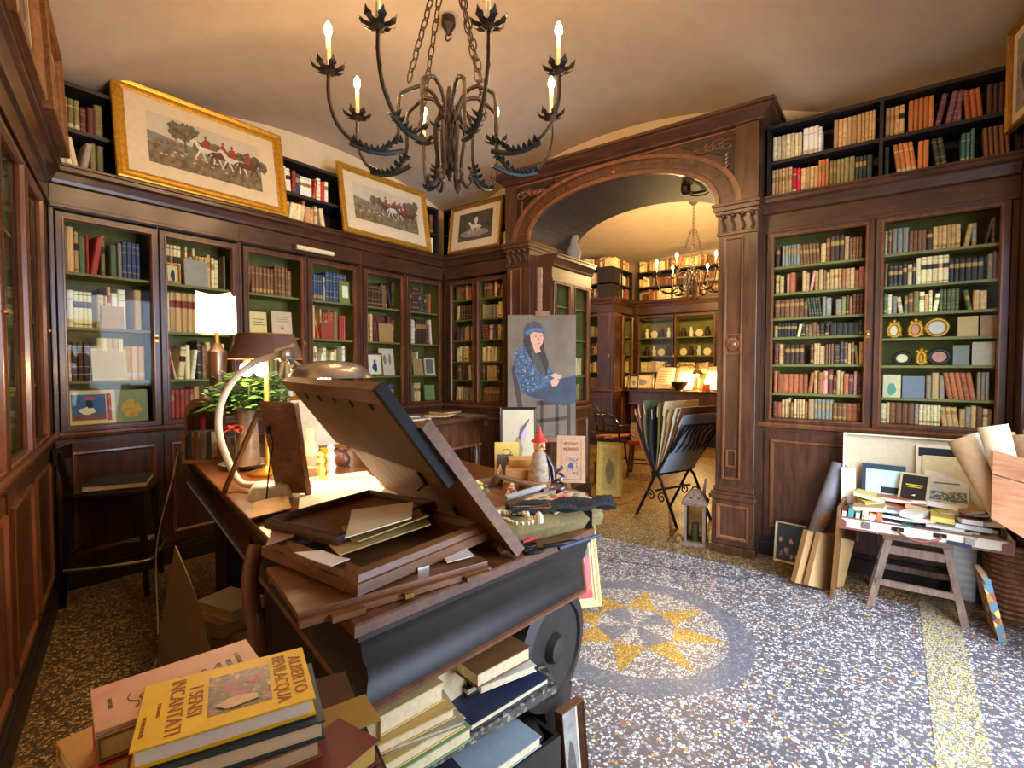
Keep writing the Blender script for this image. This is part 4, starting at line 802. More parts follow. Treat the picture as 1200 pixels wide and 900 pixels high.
# framed red picture leaning against the far desk corner
def redpic(m, w, h, y):
    flat(m, [(-w/2, 0), (w/2, 0), (w/2, h), (-w/2, h)], y, 0); flat(m, [(-w/2, h*.52), (w/2, h*.50), (w/2, h), (-w/2, h)], y-.0004, 1); flat(m, [(-.1*w, h*.42), (w*.4, h*.44), (w*.4, h*.6), (-.05*w, h*.58)], y-.0008, 2); flat(m, blob(w*.3, h*.78, w*.06, h*.05), y-.001, 3)
framed('red and white picture in a cream gilt frame leaning on the desk end', tuple(onz(688, 729, 0)+Vector((-.16, .02, .02))), rad(52), rad(-14), .46, .60, .05, plain('cream_gilt', (206, 182, 120), .45), .0, redpic, [plain('pic_red', (196, 52, 44), .6), plain('pic_dark', (70, 44, 40), .6), WHITE, plain('pic_green', (60, 130, 80), .6)])
# ------------------------------------------------------------------ foreground pile
def yellow_decor(r, L, W, t):
    inkr = colmat((150, 64, 24)); z = t+.0006
    part('cover_photo', [terrazzo('photo_bouquet', (84, 72, 58), [(0, S(90, 78, 62)), (.4, S(132, 110, 88)), (.6, S(160, 84, 120)), (.72, S(70, 60, 50)), (.9, S(196, 150, 130))], 150, .02), plain('photo_flowers', (160, 84, 128), .5, var=.4, scale=120), plain('photo_skin', (200, 172, 140), .5, var=.2, scale=70)], r,
         lambda m: (m.box(-.026, .054, -.048, .048, t, t+.0004, 0), [m.poly([(.014+x, y, z+.0002*k) for x, y in blob(dx, dy, .013, .010, 12, k, .35)], 1) for k, (dx, dy) in enumerate(((-.01, .01), (.02, .018), (.0, -.012)))], m.poly([(x+.01, y-.03, z+.0008) for x, y in blob(0, 0, .028, .012, 12, 7, .2)], 2)))
    text('ALBERTO', r, .026, (.083, .0, z), (0, 0, rad(-90)), inkr, sx=.95); text('BEVILACQUA', r, .026, (.060, .0, z), (0, 0, rad(-90)), inkr, sx=.82)
    text('I SENSI', r, .026, (-.050, -.0, z), (0, 0, rad(-90)), inkr, sx=.95); text('INCANTATI', r, .026, (-.073, -.0, z), (0, 0, rad(-90)), inkr, sx=.95)
    text('romanzo', r, .009, (-.086, 0, z), (0, 0, rad(-90)), inkr); text('MONDADORI', r, .007, (-.101, -.03, z), (0, 0, rad(-90)), inkr)
PZ = 1.03
yb = [(172, 800), (342, 762), (362, 818), (178, 880)]
c, a, L, W = rect_of(yb, PZ); L, W = .215, .150
fbook('yellow paperback with a flower photo and red title topping the front pile', Vector((c.x, c.y, PZ-.026)), a, L, W, .026, (226, 190, 20), spine='y', decor=yellow_decor, pages=WHITE)
fbook('pale book with dark blue cover directly under the yellow paperback', Vector((c.x+.012, c.y+.004, PZ-.054)), a-.02, .222, .158, .027, (38, 60, 74), spine='y', pages=CREAM)
fbook('brown book third from the top of the front pile', Vector((c.x+.01, c.y-.01, PZ-.082)), a+.08, .225, .165, .027, (132, 92, 50), spine='y')
def pink_decor(r, L, W, t):
    ink = colmat((90, 78, 74)); z = t+.0006
    for k, s_ in enumerate(('LA SIGNORA', 'DELLE', 'ROSE')): text(s_, r, .010, (L*.36-.014*k, 0, z), (0, 0, rad(-90)), ink, sx=.8)
    m = MB(); rr = random.Random(4)
    for k in range(9): m.tube([(-.06+.013*k+.006*math.sin(j+k), -.03+.012*j*.5+rr.uniform(-.004, .004), z) for j in range(7)], .0006, 4)
    m.build('line_drawing', ink, r); text('EDITORE', r, .007, (-L*.42, 0, z), (0, 0, rad(-90)), ink)
pk = [(120, 806), (268, 756), (292, 798), (128, 858)]
c2, a2, L2, W2 = rect_of(pk, PZ-.004)
fbook('faded pink booklet with a line drawing beside the yellow paperback', Vector((c2.x-.01, c2.y+.01, PZ-.016)), a2, .21, .12, .010, (206, 160, 140), spine='-x', decor=pink_decor)
fbook('olive spined book under the pink booklet in the front pile', Vector((c2.x-.01, c2.y+.01, PZ-.050)), a2, .205, .12, .033, (122, 104, 54), spine='-x')
fbook('red spined book under the olive one in the front pile', Vector((c2.x-.008, c2.y+.008, PZ-.11)), a2, .205, .12, .058, (176, 36, 32), spine='-x')
fbook('grey book wedged between the red spined book and the brown book', Vector((c.x-.09, c.y-.03, PZ-.112)), a+.05, .03, .14, .080, (96, 98, 92), spine='-x')
fbook('maroon and yellow book leaning at the desk side of the front pile', Vector((c.x+.125, c.y+.06, PZ-.115)), a+.5, .15, .09, .035, (104, 36, 42), spine='-x', pages=plain('yellow_edge', (206, 170, 80), .8))
fbook('yellow edged thick book at the back of the front pile', Vector((c.x+.04, c.y+.15, PZ-.15)), a+.1, .12, .08, .04, (170, 140, 70), spine='x')
fbook('beige small book on the floor side of the front pile', Vector((c2.x-.10, c2.y-.07, PZ-.125)), a2+.2, .08, .10, .03, (190, 150, 96), spine='y')
fbook('wide brown album carrying the whole front pile of books', Vector((c.x-.01, c.y+.02, PZ-.158)), a, .36, .30, .042, (84, 58, 40), spine='y')
ps = thing('side_table', 'small dark side table under the front pile of books', 'table', (c.x-.01, c.y+.02, 0), (0, 0, a))
part('tabletop', DARKW, ps, lambda m: m.box(-.2, .2, -.18, .18, .845, PZ-.159), bevel=.004)
for sx in (-1, 1):
    for sy in (-1, 1): part('leg', DARKW, ps, lambda m: m.box(sx*.17-.02, sx*.17+.02, sy*.15-.02, sy*.15+.02, 0, .845))
# ------------------------------------------------------------------ cardboard, floor piles, bin beside the desk
cb = [at(205, 640, 2.05), at(226, 690, 2.0), at(240, 735, 1.96), at(254, 790, 1.92), at(254, 790, 1.92)-Vector((0, 0, at(254, 790, 1.92).z)), at(176, 800, 2.05)-Vector((0, 0, at(176, 800, 2.05).z)), at(186, 745, 2.05)]
cbt = tag(MB().slab(cb, Vector((-.004, .006, .0))).build('cardboard_sheet', plain('cardboard', (116, 92, 62), .8, var=.06)), 'large brown cardboard sheet standing on the floor beside the desk', 'cardboard')
rr = random.Random(5); zc_ = 0; base = Vector((-2.35, 1.02, 0))
FL = [('dark red', (110, 34, 30)), ('cream', (206, 186, 140)), ('brown', (104, 70, 44)), ('maroon', (92, 36, 34)), ('grey', (120, 116, 108)), ('orange', (178, 104, 52)), ('tan', (176, 142, 92)), ('white', (216, 208, 190))]
for k, (cn, cc) in enumerate(FL):
    t = rr.uniform(.04, .07); fbook('%s book, %s from the floor in the pile under the desk side' % (cn, ordw(k)), base+Vector((rr.uniform(-.03, .03), rr.uniform(-.02, .02), zc_)), rr.uniform(-.4, .3), .24, .17, t, cc, group='pile under the desk side'); zc_ += t+.001
zc_ = 0
for k, (cn, cc) in enumerate([('olive', (120, 108, 60)), ('cream', (214, 196, 150)), ('red', (150, 50, 40)), ('tan', (180, 140, 84)), ('yellow', (206, 176, 90))]):
    t = rr.uniform(.045, .075); fbook('%s book, %s from the floor in the small pile near the black bin' % (cn, ordw(k)), Vector((-1.95, .86, zc_)), rr.uniform(.6, 1.1), .22, .16, t, cc, group='small pile near the bin'); zc_ += t+.001
bn = thing('waste_bin', 'black waste bin holding rolled papers under the desk', 'bin', (-1.42, .70, 0))
part('bucket', BLACKP, bn, lambda m: m.lathe([(.09, 0), (.12, .36), (.113, .36), (.085, .012)], 20), smooth=True)
for k in range(4): part('paper_roll', [CREAM, plain('roll_green', (120, 130, 110), .7), CREAM, OAKW][k], bn, lambda m: m.tube([(.02*(k-1.5), .02*(k % 2)-.01, .02), (.035*(k-1.5), .03*(k % 2)-.02, .46+.03*k)], .012, 8))
cab_ = MB().tube(catmull([(-3.58, 1.27, DZ-.01), (-3.62, 1.25, .8), (-3.6, 1.15, .4), (-3.3, 1.05, .012), (-2.9, .9, .012), (-2.5, .55, .012)], 8), .004, 6).build('power_cable', WHITEP); tag(cab_, 'thin pale power cable dropping from the desk to the floor', 'cable')
# ------------------------------------------------------------------ on the desk: the slanted boards
BRc = Vector((-.81, 1.10, DZ+.006)); dirb = Vector((-.96, .28, 0)).normalized(); dperp = Vector((-.28, -.96, 0)).normalized()
lid = thing('drawing_board', 'slanted wooden board propped up on the desk with metal hooks', 'board', tuple(BRc))
ang_u = (dperp*.348+Vector((0, 0, .467))).normalized(); nrm = dirb.cross(ang_u).normalized()
if nrm.z < 0: nrm = -nrm
def lp(s, u, h=0): return dirb*s+ang_u*u+nrm*h
part('panel', OAKW, lid, lambda m: m.slab([lp(.0, 0), lp(.88, 0), lp(.90, .46), lp(.02, .46)], nrm*.012)); part('edge_batten', OAKW, lid, lambda m: m.beam(lp(.012, -.0, .012), lp(.03, .46, .012), .03, .032, upv=nrm))
part('edge_batten', OAKW, lid, lambda m: m.beam(lp(.05, .015, -.01), lp(.86, .015, -.01), .03, .02, upv=nrm))
for s_, u_ in ((.30, .20), (.22, .08)): part('hook', BLACKI, lid, lambda m: (m.beam(lp(s_, u_, -.004), lp(s_-.01, u_+.05, -.004), .012, .006, upv=nrm), m.beam(lp(s_, u_, -.004), lp(s_+.015, u_-.005, -.03), .012, .006)))
part('prop', OAKW, lid, lambda m: m.beam(lp(.55, .40, .016), Vector((lp(.55, .40).x-.02, lp(.55, .40).y+.30, .0)), .02, .02))
fp = thing('framed_picture', 'framed picture seen from its nailed wooden back on the slanted board', 'picture', tuple(BRc))
part('backing', plain('grey_backing', (112, 86, 58), .7, var=.15, scale=6), fp, lambda m: m.slab([lp(.055, .30, -.026), lp(.93, .29, -.026), lp(.93, .585, -.026), lp(.055, .585, -.026)], nrm*.006)); part('frame', BLACKI, fp, lambda m: m.slab([lp(.028, .285, -.034), lp(.055, .285, -.034), lp(.055, .60, -.034), lp(.028, .60, -.034)], nrm*.028))
part('frame_rail', BROWNW, fp, lambda m: m.slab([lp(.055, .555, -.034), lp(.95, .555, -.034), lp(.95, .60, -.034), lp(.055, .60, -.034)], nrm*.028))
for k in range(5): part('nail_tab', BLACKI, fp, lambda m: m.beam(lp(.16+.15*k, .545, -.030), lp(.17+.15*k, .525, -.030), .006, .003, upv=nrm))
# frames and boards lying at the near end
def lyframe(label, c4, z, th, fwid, fm, bm, tilt=(0, 0), name='framed_picture', sz=None):
    c, a, L, W = rect_of(c4, z)
    if sz: L, W = sz
    r = thing(name, label, 'frame', (c.x, c.y, z-th), (tilt[0], tilt[1], a)); 
    def g(m):
        m.T = Matrix.Rotation(rad(-90), 4, 'X') @ Matrix.Translation((-0, 0, -W/2)); m.ring(-L/2, L/2, 0, W, [(0, 0), (0, -th*.5), (fwid*.12, -th*.55), (fwid*.2, -th*.85), (fwid*.5, -th), (fwid*.8, -th*.9), (fwid, -th*.6), (fwid, 0)]); m.T = None
    part('frame', fm, r, g, bevel=.001); part('backing', bm, r, lambda m: m.box(-L/2+fwid*.7, L/2-fwid*.7, -W/2+fwid*.7, W/2-fwid*.7, .001, th*.3)); return r
bb = thing('drawing_board', 'brown wooden panel with battens lying at the desk corner under a frame', 'panel', tuple(onz(470, 672, 1.01)-Vector((.06, -.03, .028))), (0, 0, rad(74)))
part('board', BROWNW, bb, lambda m: m.box(-.26, .20, -.12, .17, .012, .026), bevel=.002); part('batten', OAKW, bb, lambda m: m.box(-.26, .20, -.135, -.12, 0, .014)); part('batten', OAKW, bb, lambda m: m.box(-.26, .20, .12, .14, 0, .012))
for x in (-.2, .12): part('foot', OAKW, bb, lambda m: m.box(x, x+.07, -.15, -.12, -.001, .012))
part('hinge', GOLDD, bb, lambda m: m.box(-.04, -.02, -.15, -.135, .004, .014)); part('clip', SILVER, bb, lambda m: m.box(.02, .05, -.09, -.07, .026, .04))
lyframe('large moulded wooden frame lying face down on the desk corner', [(330, 622), (505, 580), (540, 617), (392, 686)], 1.062, .048, .05, BROWNW, BROWNW, tilt=(rad(0), rad(0)))
lyframe('smaller mahogany frame lying on the large moulded frame', [(352, 598), (468, 568), (474, 592), (346, 640)], 1.094, .028, .018, MAHO, TOPW)
sheet('old printed card with blue lettering on the small frame', [(412, 600), (484, 591), (482, 610), (404, 633)], 1.105, CREAM, .003, .006)
sheet('cream envelope lying on the large frame in front', [(380, 632), (500, 604), (505, 616), (398, 652)], 1.068, plain('old_envelope', (196, 168, 108), .8), .003, .004)
sheet('crumpled yellow paper on the large frame', [(400, 622), (490, 600), (503, 610), (420, 640)], 1.075, plain('yellow_paper', (190, 160, 92), .8), .003, .012)
sheet('white card at the front edge of the large frame', [(345, 648), (378, 646), (410, 656), (388, 664)], 1.067, WHITE, .002, .002)
sheet('pinkish brown card sticking out beside the small frame', [(322, 612), (346, 606), (344, 630), (312, 640)], 1.066, plain('pink_card', (150, 112, 92), .8), .003, .003)
sheet('small white note on the wooden panel', [(512, 640), (545, 640), (556, 652), (524, 660)], 1.016, WHITE, .002, .002)
sheet('brightly lit white sheet under the desk lamp', [(352, 574), (452, 556), (456, 585), (348, 612)], DZ+.006, WHITE, .004, .001)
sheet('second white sheet below the arc lamp', [(362, 560), (430, 552), (440, 562), (368, 574)], DZ+.0015, WHITE, .002, .001)
sheet('crumpled brown paper beside the white lamp base', [(298, 592), (338, 584), (342, 600), (292, 612)], DZ+.012, plain('kraft', (176, 142, 100), .85), .004, .012)
# ------------------------------------------------------------------ lamps
lm = thing('table_lamp', 'lit table lamp with white square shade on a turned wooden column', 'lamp', tuple(at(255, 430, 2.9)*Vector((1, 1, 0)) if False else (at(255, 430, 2.9).x, at(255, 430, 2.9).y, DZ)))
zz = lambda py, d: at(255, py, d).z-DZ
part('column', MAHO, lm, lambda m: m.lathe([(.06, 0), (.06, .012), (.034, .03), (.036, zz(470, 2.9)), (.05, zz(416, 2.9)), (.05, zz(412, 2.9)), (.03, zz(408, 2.9)), (.018, zz(402, 2.9))], 20), smooth=True)
part('stem', BRASS, lm, lambda m: m.lathe([(.012, zz(404, 2.9)), (.012, zz(372, 2.9))], 10)); part('bulb', BULBL, lm, lambda m: m.ball((0, 0, zz(366, 2.9)), .022, 10))
def shade(m):
    a = .100; b0, b1 = zz(391, 2.9), zz(344, 2.9)
    for q in range(4):
        c0, c1 = [(math.cos(t)*a*1.25, math.sin(t)*a*1.25) for t in (rad(12)+q*math.pi/2, rad(12)+(q+1)*math.pi/2)]
        m.loops([[(c0[0]*k+(c1[0]-c0[0])*k*i/6*(1), c0[1]*k+(c1[1]-c0[1])*k*i/6, z+(.018*math.sin(math.pi*i/6)*-1 if z > b0+.01 else 0)) for i in range(7)] for k, z in ((1.0, b0), (.97, b1))], 0, False)
SHT, nt_, b_ = _new('shade_cloth'); b_.inputs['Base Color'].default_value = S(240, 232, 210); b_.inputs['Roughness'].default_value = .9; b_.inputs['Transmission Weight'].default_value = .0
tl_ = nt_.nodes.new('ShaderNodeBsdfTranslucent'); tl_.inputs[0].default_value = (.95, .9, .8, 1); mx_ = nt_.nodes.new('ShaderNodeMixShader'); mx_.inputs[0].default_value = .55
link(nt_, b_.outputs[0], mx_.inputs[1]); link(nt_, tl_.outputs[0], mx_.inputs[2]); link(nt_, mx_.outputs[0], nt_.nodes['Material Output'].inputs[0])
sh = part('shade', SHT, lm, shade)
lb = thing('desk_lamp', 'desk lamp with brown conical shade and two glowing bulbs', 'lamp', (at(312, 430, 2.45).x, at(312, 430, 2.45).y, DZ))
z2 = lambda py: at(312, py, 2.45).z-DZ
SHB_ = plain('shade_brown', (96, 64, 56), .6, var=.1)
part('base', BRASS, lb, lambda m: m.lathe([(.09, 0), (.09, .012), (.03, .03), (.012, .05), (.012, z2(415)), (.006, z2(392))], 20), smooth=True)
part('shade', SHB_, lb, lambda m: (m.loops([[(r_*math.cos(2*math.pi*i/28), r_*math.sin(2*math.pi*i/28), z) for i in range(28)] for r_, z in ((.168, z2(421)), (.128, z2(393)), (.122, z2(392)), (.162, z2(421)))], 0, True)), smooth=True)
part('shade_rim', GOLDD, lb, lambda m: m.tube([(.126*math.cos(2*math.pi*i/28), .126*math.sin(2*math.pi*i/28), z2(392.5)) for i in range(28)], .004, 6, 0, True))
for px_ in (289, 306):
    q = at(px_, 430, 2.38); v = Vector((q.x-lb.location.x, q.y-lb.location.y, q.z-DZ)); sk_ = part('socket', BRASS, lb, lambda m: (m.lathe([(.012, .012), (.014, .03), (.01, .045)], 10, tuple(v)), m.tube([v+Vector((0, 0, .035)), Vector((0, 0, z2(405)))], .005, 6)))
    part('bulb', BULBL, sk_, lambda m: m.ball(tuple(v-Vector((0, 0, .012))), .030, 12, 0, 1.1))
al = thing('arc_lamp', 'arc desk lamp with white curved arm and silver dome shade', 'lamp', tuple(onz(318, 582, DZ))); b0 = Vector(al.location)
part('base', WHITEP, al, lambda m: m.lathe([(.088, 0), (.088, .004), (.072, .045), (.066, .052), (.05, .058), (.0, .06)], 24), smooth=True)
armp = catmull([b0+Vector((0, 0, .055)), at(283, 566, 2.13), at(264, 532, 2.14), at(256, 500, 2.15), at(260, 470, 2.16), at(275, 444, 2.17), at(300, 424, 2.18), at(333, 415, 2.16)], 8)
part('arm', WHITEP, al, lambda m: m.tube([p-b0 for p in armp], .014, 10), smooth=True)
part('joint', SILVER, al, lambda m: (m.ball(tuple(at(335, 417, 2.16)-b0), .032, 12), m.beam(at(322, 411, 2.15)-b0, at(345, 404, 2.15)-b0, .012, .012), m.tube([at(338, 420, 2.15)-b0, at(355, 432, 2.14)-b0, at(372, 428, 2.12)-b0], .010, 8)))
dc = at(388, 441, 2.10)-b0
part('dome_shade', SILVER, al, lambda m: m.loops([[(dc.x+r_*math.cos(2*math.pi*i/28), dc.y+r_*math.sin(2*math.pi*i/28), dc.z+h) for i in range(28)] for r_, h in ((.165, -.005), (.150, .025), (.115, .048), (.06, .062), (.012, .066), (.012, .060), (.06, .056), (.11, .042), (.145, .02), (.160, -.005))], 0, True), smooth=True)
part('bulb', emit('arc_bulb', (1, .70, .38, 1), 120), al, lambda m: m.ball((dc.x-.03, dc.y-.02, dc.z-.008), .032, 12)); part('beads', plain('turquoise', (58, 104, 116), .4), al, lambda m: [m.ball(tuple(at(342+3*k, 424+9*k, 2.08)-b0), .013, 8) for k in range(5)])
# ------------------------------------------------------------------ plant, easel and curios at the far end of the desk
pv = onz(290, 548, DZ); pt = thing('potted_plant', 'leafy green plant in a glass vase standing on a grey saucer', 'plant', tuple(pv))
part('saucer', plain('stoneware', (150, 136, 112), .5), pt, lambda m: m.lathe([(.06, 0), (.10, .012), (.13, .03), (.122, .03), (.09, .016), (.0, .012)], 24), smooth=True)
part('vase', plain('mottled_glass', (128, 104, 78), .25, var=.4, scale=14), pt, lambda m: m.lathe([(.05, .014), (.062, .02), (.058, .12), (.05, .24), (.056, .30), (.05, .30), (.044, .24), (.05, .03)], 20), smooth=True)
def foliage(m):
    r = random.Random(3)
    for k in range(420):
        a, e = r.uniform(0, 6.28), r.uniform(-.5, 1.25); d = r.uniform(.04, .18); p = Vector((d*math.cos(a)*math.cos(e), d*math.sin(a)*math.cos(e), .34+d*math.sin(e)*.9)); dr_ = Vector((math.cos(a), math.sin(a), r.uniform(-.4, .7))).normalized(); sd = dr_.cross(Vector((0, 0, 1))).normalized(); L = r.uniform(.04, .075); w_ = L*.33
        m.add([p, p+dr_*L*.5+sd*w_, p+dr_*L, p+dr_*L*.5-sd*w_, p+dr_*L*.5+Vector((0, 0, .008))], [(0, 1, 4), (1, 2, 4), (2, 3, 4), (3, 0, 4)])
fo_ = part('foliage', plain('leaf_green', (48, 80, 30), .5, var=.4, scale=12), pt, foliage); fo_['kind'] = 'stuff'
part('stems', plain('stem_green', (70, 84, 40), .6), pt, lambda m: [m.tube([(0, 0, .1), (.03*math.cos(k), .03*math.sin(k), .3), (.09*math.cos(k), .09*math.sin(k), .42)], .004, 5) for k in range(7)])
pn = thing('poinsettia', 'small red flower in front of the leafy plant', 'flower', tuple(onz(275, 552, DZ)))
part('stem', plain('stem_green', (70, 84, 40)), pn, lambda m: m.tube([(0, 0, 0), (0, .01, .12), (-.005, 0, .22)], .004, 6)); part('pot', BROWNW, pn, lambda m: m.lathe([(.025, 0), (.032, .05), (.028, .05), (.0, .045)], 14))
for k in range(8):
    a = k*.785; h = .22 if k % 2 else .20; part('petal', plain('petal_red', (196, 50, 32), .5), pn, lambda m: m.slab([(0, 0, h), (.03*math.cos(a-.4), .03*math.sin(a-.4), h+.008), (.055*math.cos(a), .055*math.sin(a), h-.008), (.03*math.cos(a+.4), .03*math.sin(a+.4), h+.008)], (0, 0, .002)))
ez0 = onz(342, 590, DZ); te = thing('table_easel', 'little table easel seen from behind with a wooden strut and cord', 'easel', tuple(ez0))
def ep(x, y, d): return at(x, y, d)-ez0
part('picture_back', BROWNW, te, lambda m: m.slab([ep(324, 578, 2.03), ep(361, 578, 2.05), ep(345, 472, 1.99), ep(304, 470, 1.97)], Vector((.008, .010, 0)))); part('side_rail', OAKW, te, lambda m: m.beam(ep(361, 580, 2.04), ep(346, 472, 1.98), .014, .02))
part('strut', OAKW, te, lambda m: m.beam(ep(304, 480, 1.96), onz(262, 578, DZ)-ez0, .016, .012)); part('cord', BLACKI, te, lambda m: m.tube(catmull([ep(315, 505, 1.96), ep(320, 520, 1.95), ep(316, 545, 1.95), onz(312, 588, DZ+.005)-ez0], 6), .003, 6)); part('clasp', BLACKI, te, lambda m: m.ball(tuple(ep(315, 503, 1.965)), .010, 8, 0, 1.8))
nb = onz(243, 541, DZ); bs = thing('book_rack', 'small wooden book rack at the far desk corner', 'rack', tuple(nb), (0, 0, rad(40)))
part('base', BROWNW, bs, lambda m: m.box(-.10, .10, -.06, .06, 0, .02)); part('end', BROWNW, bs, lambda m: m.box(-.10, -.09, -.06, .06, .02, .15)); part('end', BROWNW, bs, lambda m: m.box(.09, .10, -.06, .06, .02, .12))
for k, (cn, cc) in enumerate((('black', (44, 40, 38)), ('brown', (84, 60, 44)), ('grey', (98, 92, 84)), ('dark green', (48, 54, 46)))):
    p = Matrix.Rotation(rad(40), 4, 'Z') @ Vector((-.065+.034*k, 0, 0)); fbook('%s slim book in the small wooden desk rack' % cn, nb+p+Vector((0, 0, .021)), rad(40), .024, .10, .15, cc, spine='-y', group='books in the desk rack')
nc = at(238, 500, 3.0); sn = thing('wooden_niche', 'arched wooden niche with a red figure at the far end of the desk', 'niche', (nc.x, nc.y, DZ), (0, 0, rad(45)))
def arched(w, h, n=8): return [(-w, 0), (w, 0)]+[(w*math.cos(math.pi*i/n), h+w*1.1*math.sin(math.pi*i/n)) for i in range(n+1)]
part('body', BROWNW, sn, lambda m: (m.slab([(x, .05, z) for x, z in arched(.09, .24)], (0, .012, 0)), m.loops([[(x*k, y, z*k if z > .01 else z) for x, z in arched(.09, .24)] for k, y in ((1, .05), (1, -.03), (.86, -.03), (.86, .05))], 0, True))); part('figure', REDC, sn, lambda m: m.lathe([(.03, .005), (.035, .06), (.022, .14), (.012, .17), (.02, .20), (.012, .22), (.002, .225)], 12), smooth=True)
CER = plain('white_china', (232, 226, 210), .25, coat=.4); 
for px_, py_, h, cm, lab in ((388, 560, .16, CER, 'white china figurine under the slanted board'), (376, 562, .13, plain('yellow_china', (216, 196, 110), .3), 'yellowish china candlestick beside the white figurine'), (365, 548, .20, plain('cream_china', (224, 206, 160), .3), 'cream vase behind the little easel'), (402, 548, .10, plain('brown_jug', (96, 56, 40), .35), 'small brown jug under the slanted board'), (380, 545, .09, plain('lemon', (222, 196, 40), .4), 'small yellow pot behind the candlestick')):
    p = onz(px_, py_, DZ); f = thing('figurine' if 'fig' in lab else ('candlestick' if 'candle' in lab else ('vase' if 'vase' in lab else ('jug' if 'jug' in lab else 'pot'))), lab, 'ornament', tuple(p))
    prof = [(.03, 0), (.033, .006), (.016, h*.16), (.024, h*.34), (.014, h*.52), (.022, h*.66), (.012, h*.78), (.018, h*.9), (.004, h)] if h > .12 and 'vase' not in lab else [(.02, 0), (.036, h*.25), (.038, h*.5), (.02, h*.8), (.026, h), (.02, h), (.014, h*.8)]
    part('body', cm, f, lambda m: m.lathe(prof, 16), smooth=True); part('foot', cm, f, lambda m: m.lathe([(.036, -.0), (.036, .006), (.02, .01)], 16))
fm_ = at(372, 460, 3.3)
framed('gold framed pale picture standing behind the brown lamp shade', (at(378, 470, 3.2).x, at(378, 470, 3.2).y, DZ), rad(70), rad(-5), .42, .34, .025, GOLDD, .02, lambda m, w, h, y: flat(m, [(-w/2, 0), (w/2, 0), (w/2, h), (-w/2, h)], y, 0), [CREAM])
# ------------------------------------------------------------------ table in front of the long bookcase
TX, TZ = -3.02, 1.05
t2 = thing('side_table', 'dark wooden table covered with papers in front of the long bookcase', 'table', (TX, 2.3, 0))
part('tabletop', MAHO, t2, lambda m: m.loops([[(-.62-e, -e, z), (e, -e, z), (e, 1.30+e, z), (-.62-e, 1.30+e, z)] for e, z in ((0, TZ-.04), (.02, TZ-.03), (.02, TZ-.008), (.012, TZ))], 0, True, True, True))
part('apron', MAHO, t2, lambda m: m.box(-.58, -.03, .04, 1.26, TZ-.25, TZ-.04)); part('apron_bead', MAHO2, t2, lambda m: m.box(-.59, -.02, .03, 1.27, TZ-.27, TZ-.25))
for sx in (-.55, -.06):
    for sy in (.07, 1.23): part('leg', MAHO, t2, lambda m: m.lathe([(.035, TZ-.27), (.03, TZ-.32), (.04, TZ-.36), (.025, .5), (.032, .14), (.02, .10), (.03, .05), (.022, 0)], 12, (sx, sy, 0)), smooth=True)
part('shelf', MAHO, t2, lambda m: m.box(-.56, -.06, .08, 1.22, .50, .53))
rr = random.Random(9); PCOL = [('cream', (222, 204, 160)), ('yellow', (206, 182, 90)), ('grey', (150, 146, 136)), ('red', (158, 60, 46)), ('white', (230, 224, 208)), ('olive', (140, 136, 96)), ('orange', (190, 120, 70)), ('blue', (96, 108, 128)), ('tan', (182, 150, 104)), ('dark', (70, 62, 58))]
TS = [[0, 0] for _ in range(5)]
for k, (cn, cc) in enumerate(PCOL):
    cell = k % 5; y = .13+.26*cell; tt = rr.uniform(.008, .02); z = TS[cell][0]
    fbook('%s pamphlet on the %s pile from the left of the dark side table' % (cn, ordw(cell)), Vector((TX-.30+rr.uniform(-.1, .16), 2.3+y+rr.uniform(-.02, .02), TZ+z)), rr.uniform(-.5, .5)+1.57, .24, .20, tt, cc, group='pamphlets on the dark side table', name='pamphlet'); TS[cell][0] += tt+.001
rl = thing('paper_roll', 'rolled cream paper lying at the back of the dark side table', 'paper', (TX-.5, 2.75, TZ+.03)); part('roll', CREAM, rl, lambda m: m.tube([(0, -.14, 0), (.03, .14, 0)], .03, 12), smooth=True)
tc = thing('table_runner', 'grey cloth hanging over the end of the dark side table', 'cloth', (TX-.2, 3.45, TZ)); part('cloth', plain('grey_cloth', (112, 110, 108), .9), tc, lambda m: m.loops([[(-.2+.4*i/8, y, z+.012*math.sin(i*1.1)*(z < -.01)+.005) for i in range(9)]+[(-.2+.4*i/8, y+.004*(z >= 0), z+.012*math.sin(i*1.1)*(z < -.01)+.001) for i in range(8, -1, -1)] for y, z in ((-.1, 0), (.0, 0), (.10, 0), (.168, 0), (.172, -.03), (.174, -.10))], 0, True, True, True), smooth=True)
vs = onz(528, 548, .535)
v1 = thing('vase', 'teal blue vase on the lower shelf of the dark side table', 'vase', (TX-.1, 2.78, .531)); part('body', plain('teal_glaze', (20, 96, 104), .25, coat=.5), v1, lambda m: m.lathe([(.06, 0), (.10, .06), (.12, .15), (.08, .25), (.05, .29), (.06, .31), (.045, .31)], 24), smooth=True)
v2 = thing('plate', 'dark blue plate standing on the lower shelf of the dark side table', 'plate', (TX-.10, 3.10, .531), (0, 0, 0)); part('dish', plain('blue_glaze', (36, 44, 82), .25, coat=.5), v2, lambda m: (m.lathe([(.13, .0), (.135, .012), (.09, .02), (.085, .03), (.02, .03)], 28, (0, 0, .136), 0, 'x')), smooth=True); part('rim', plain('blue_rim', (60, 74, 120), .3), v2, lambda m: m.tube([(.006, .13*math.cos(i*math.pi/14), .136+.13*math.sin(i*math.pi/14)) for i in range(28)], .006, 6, 0, True))
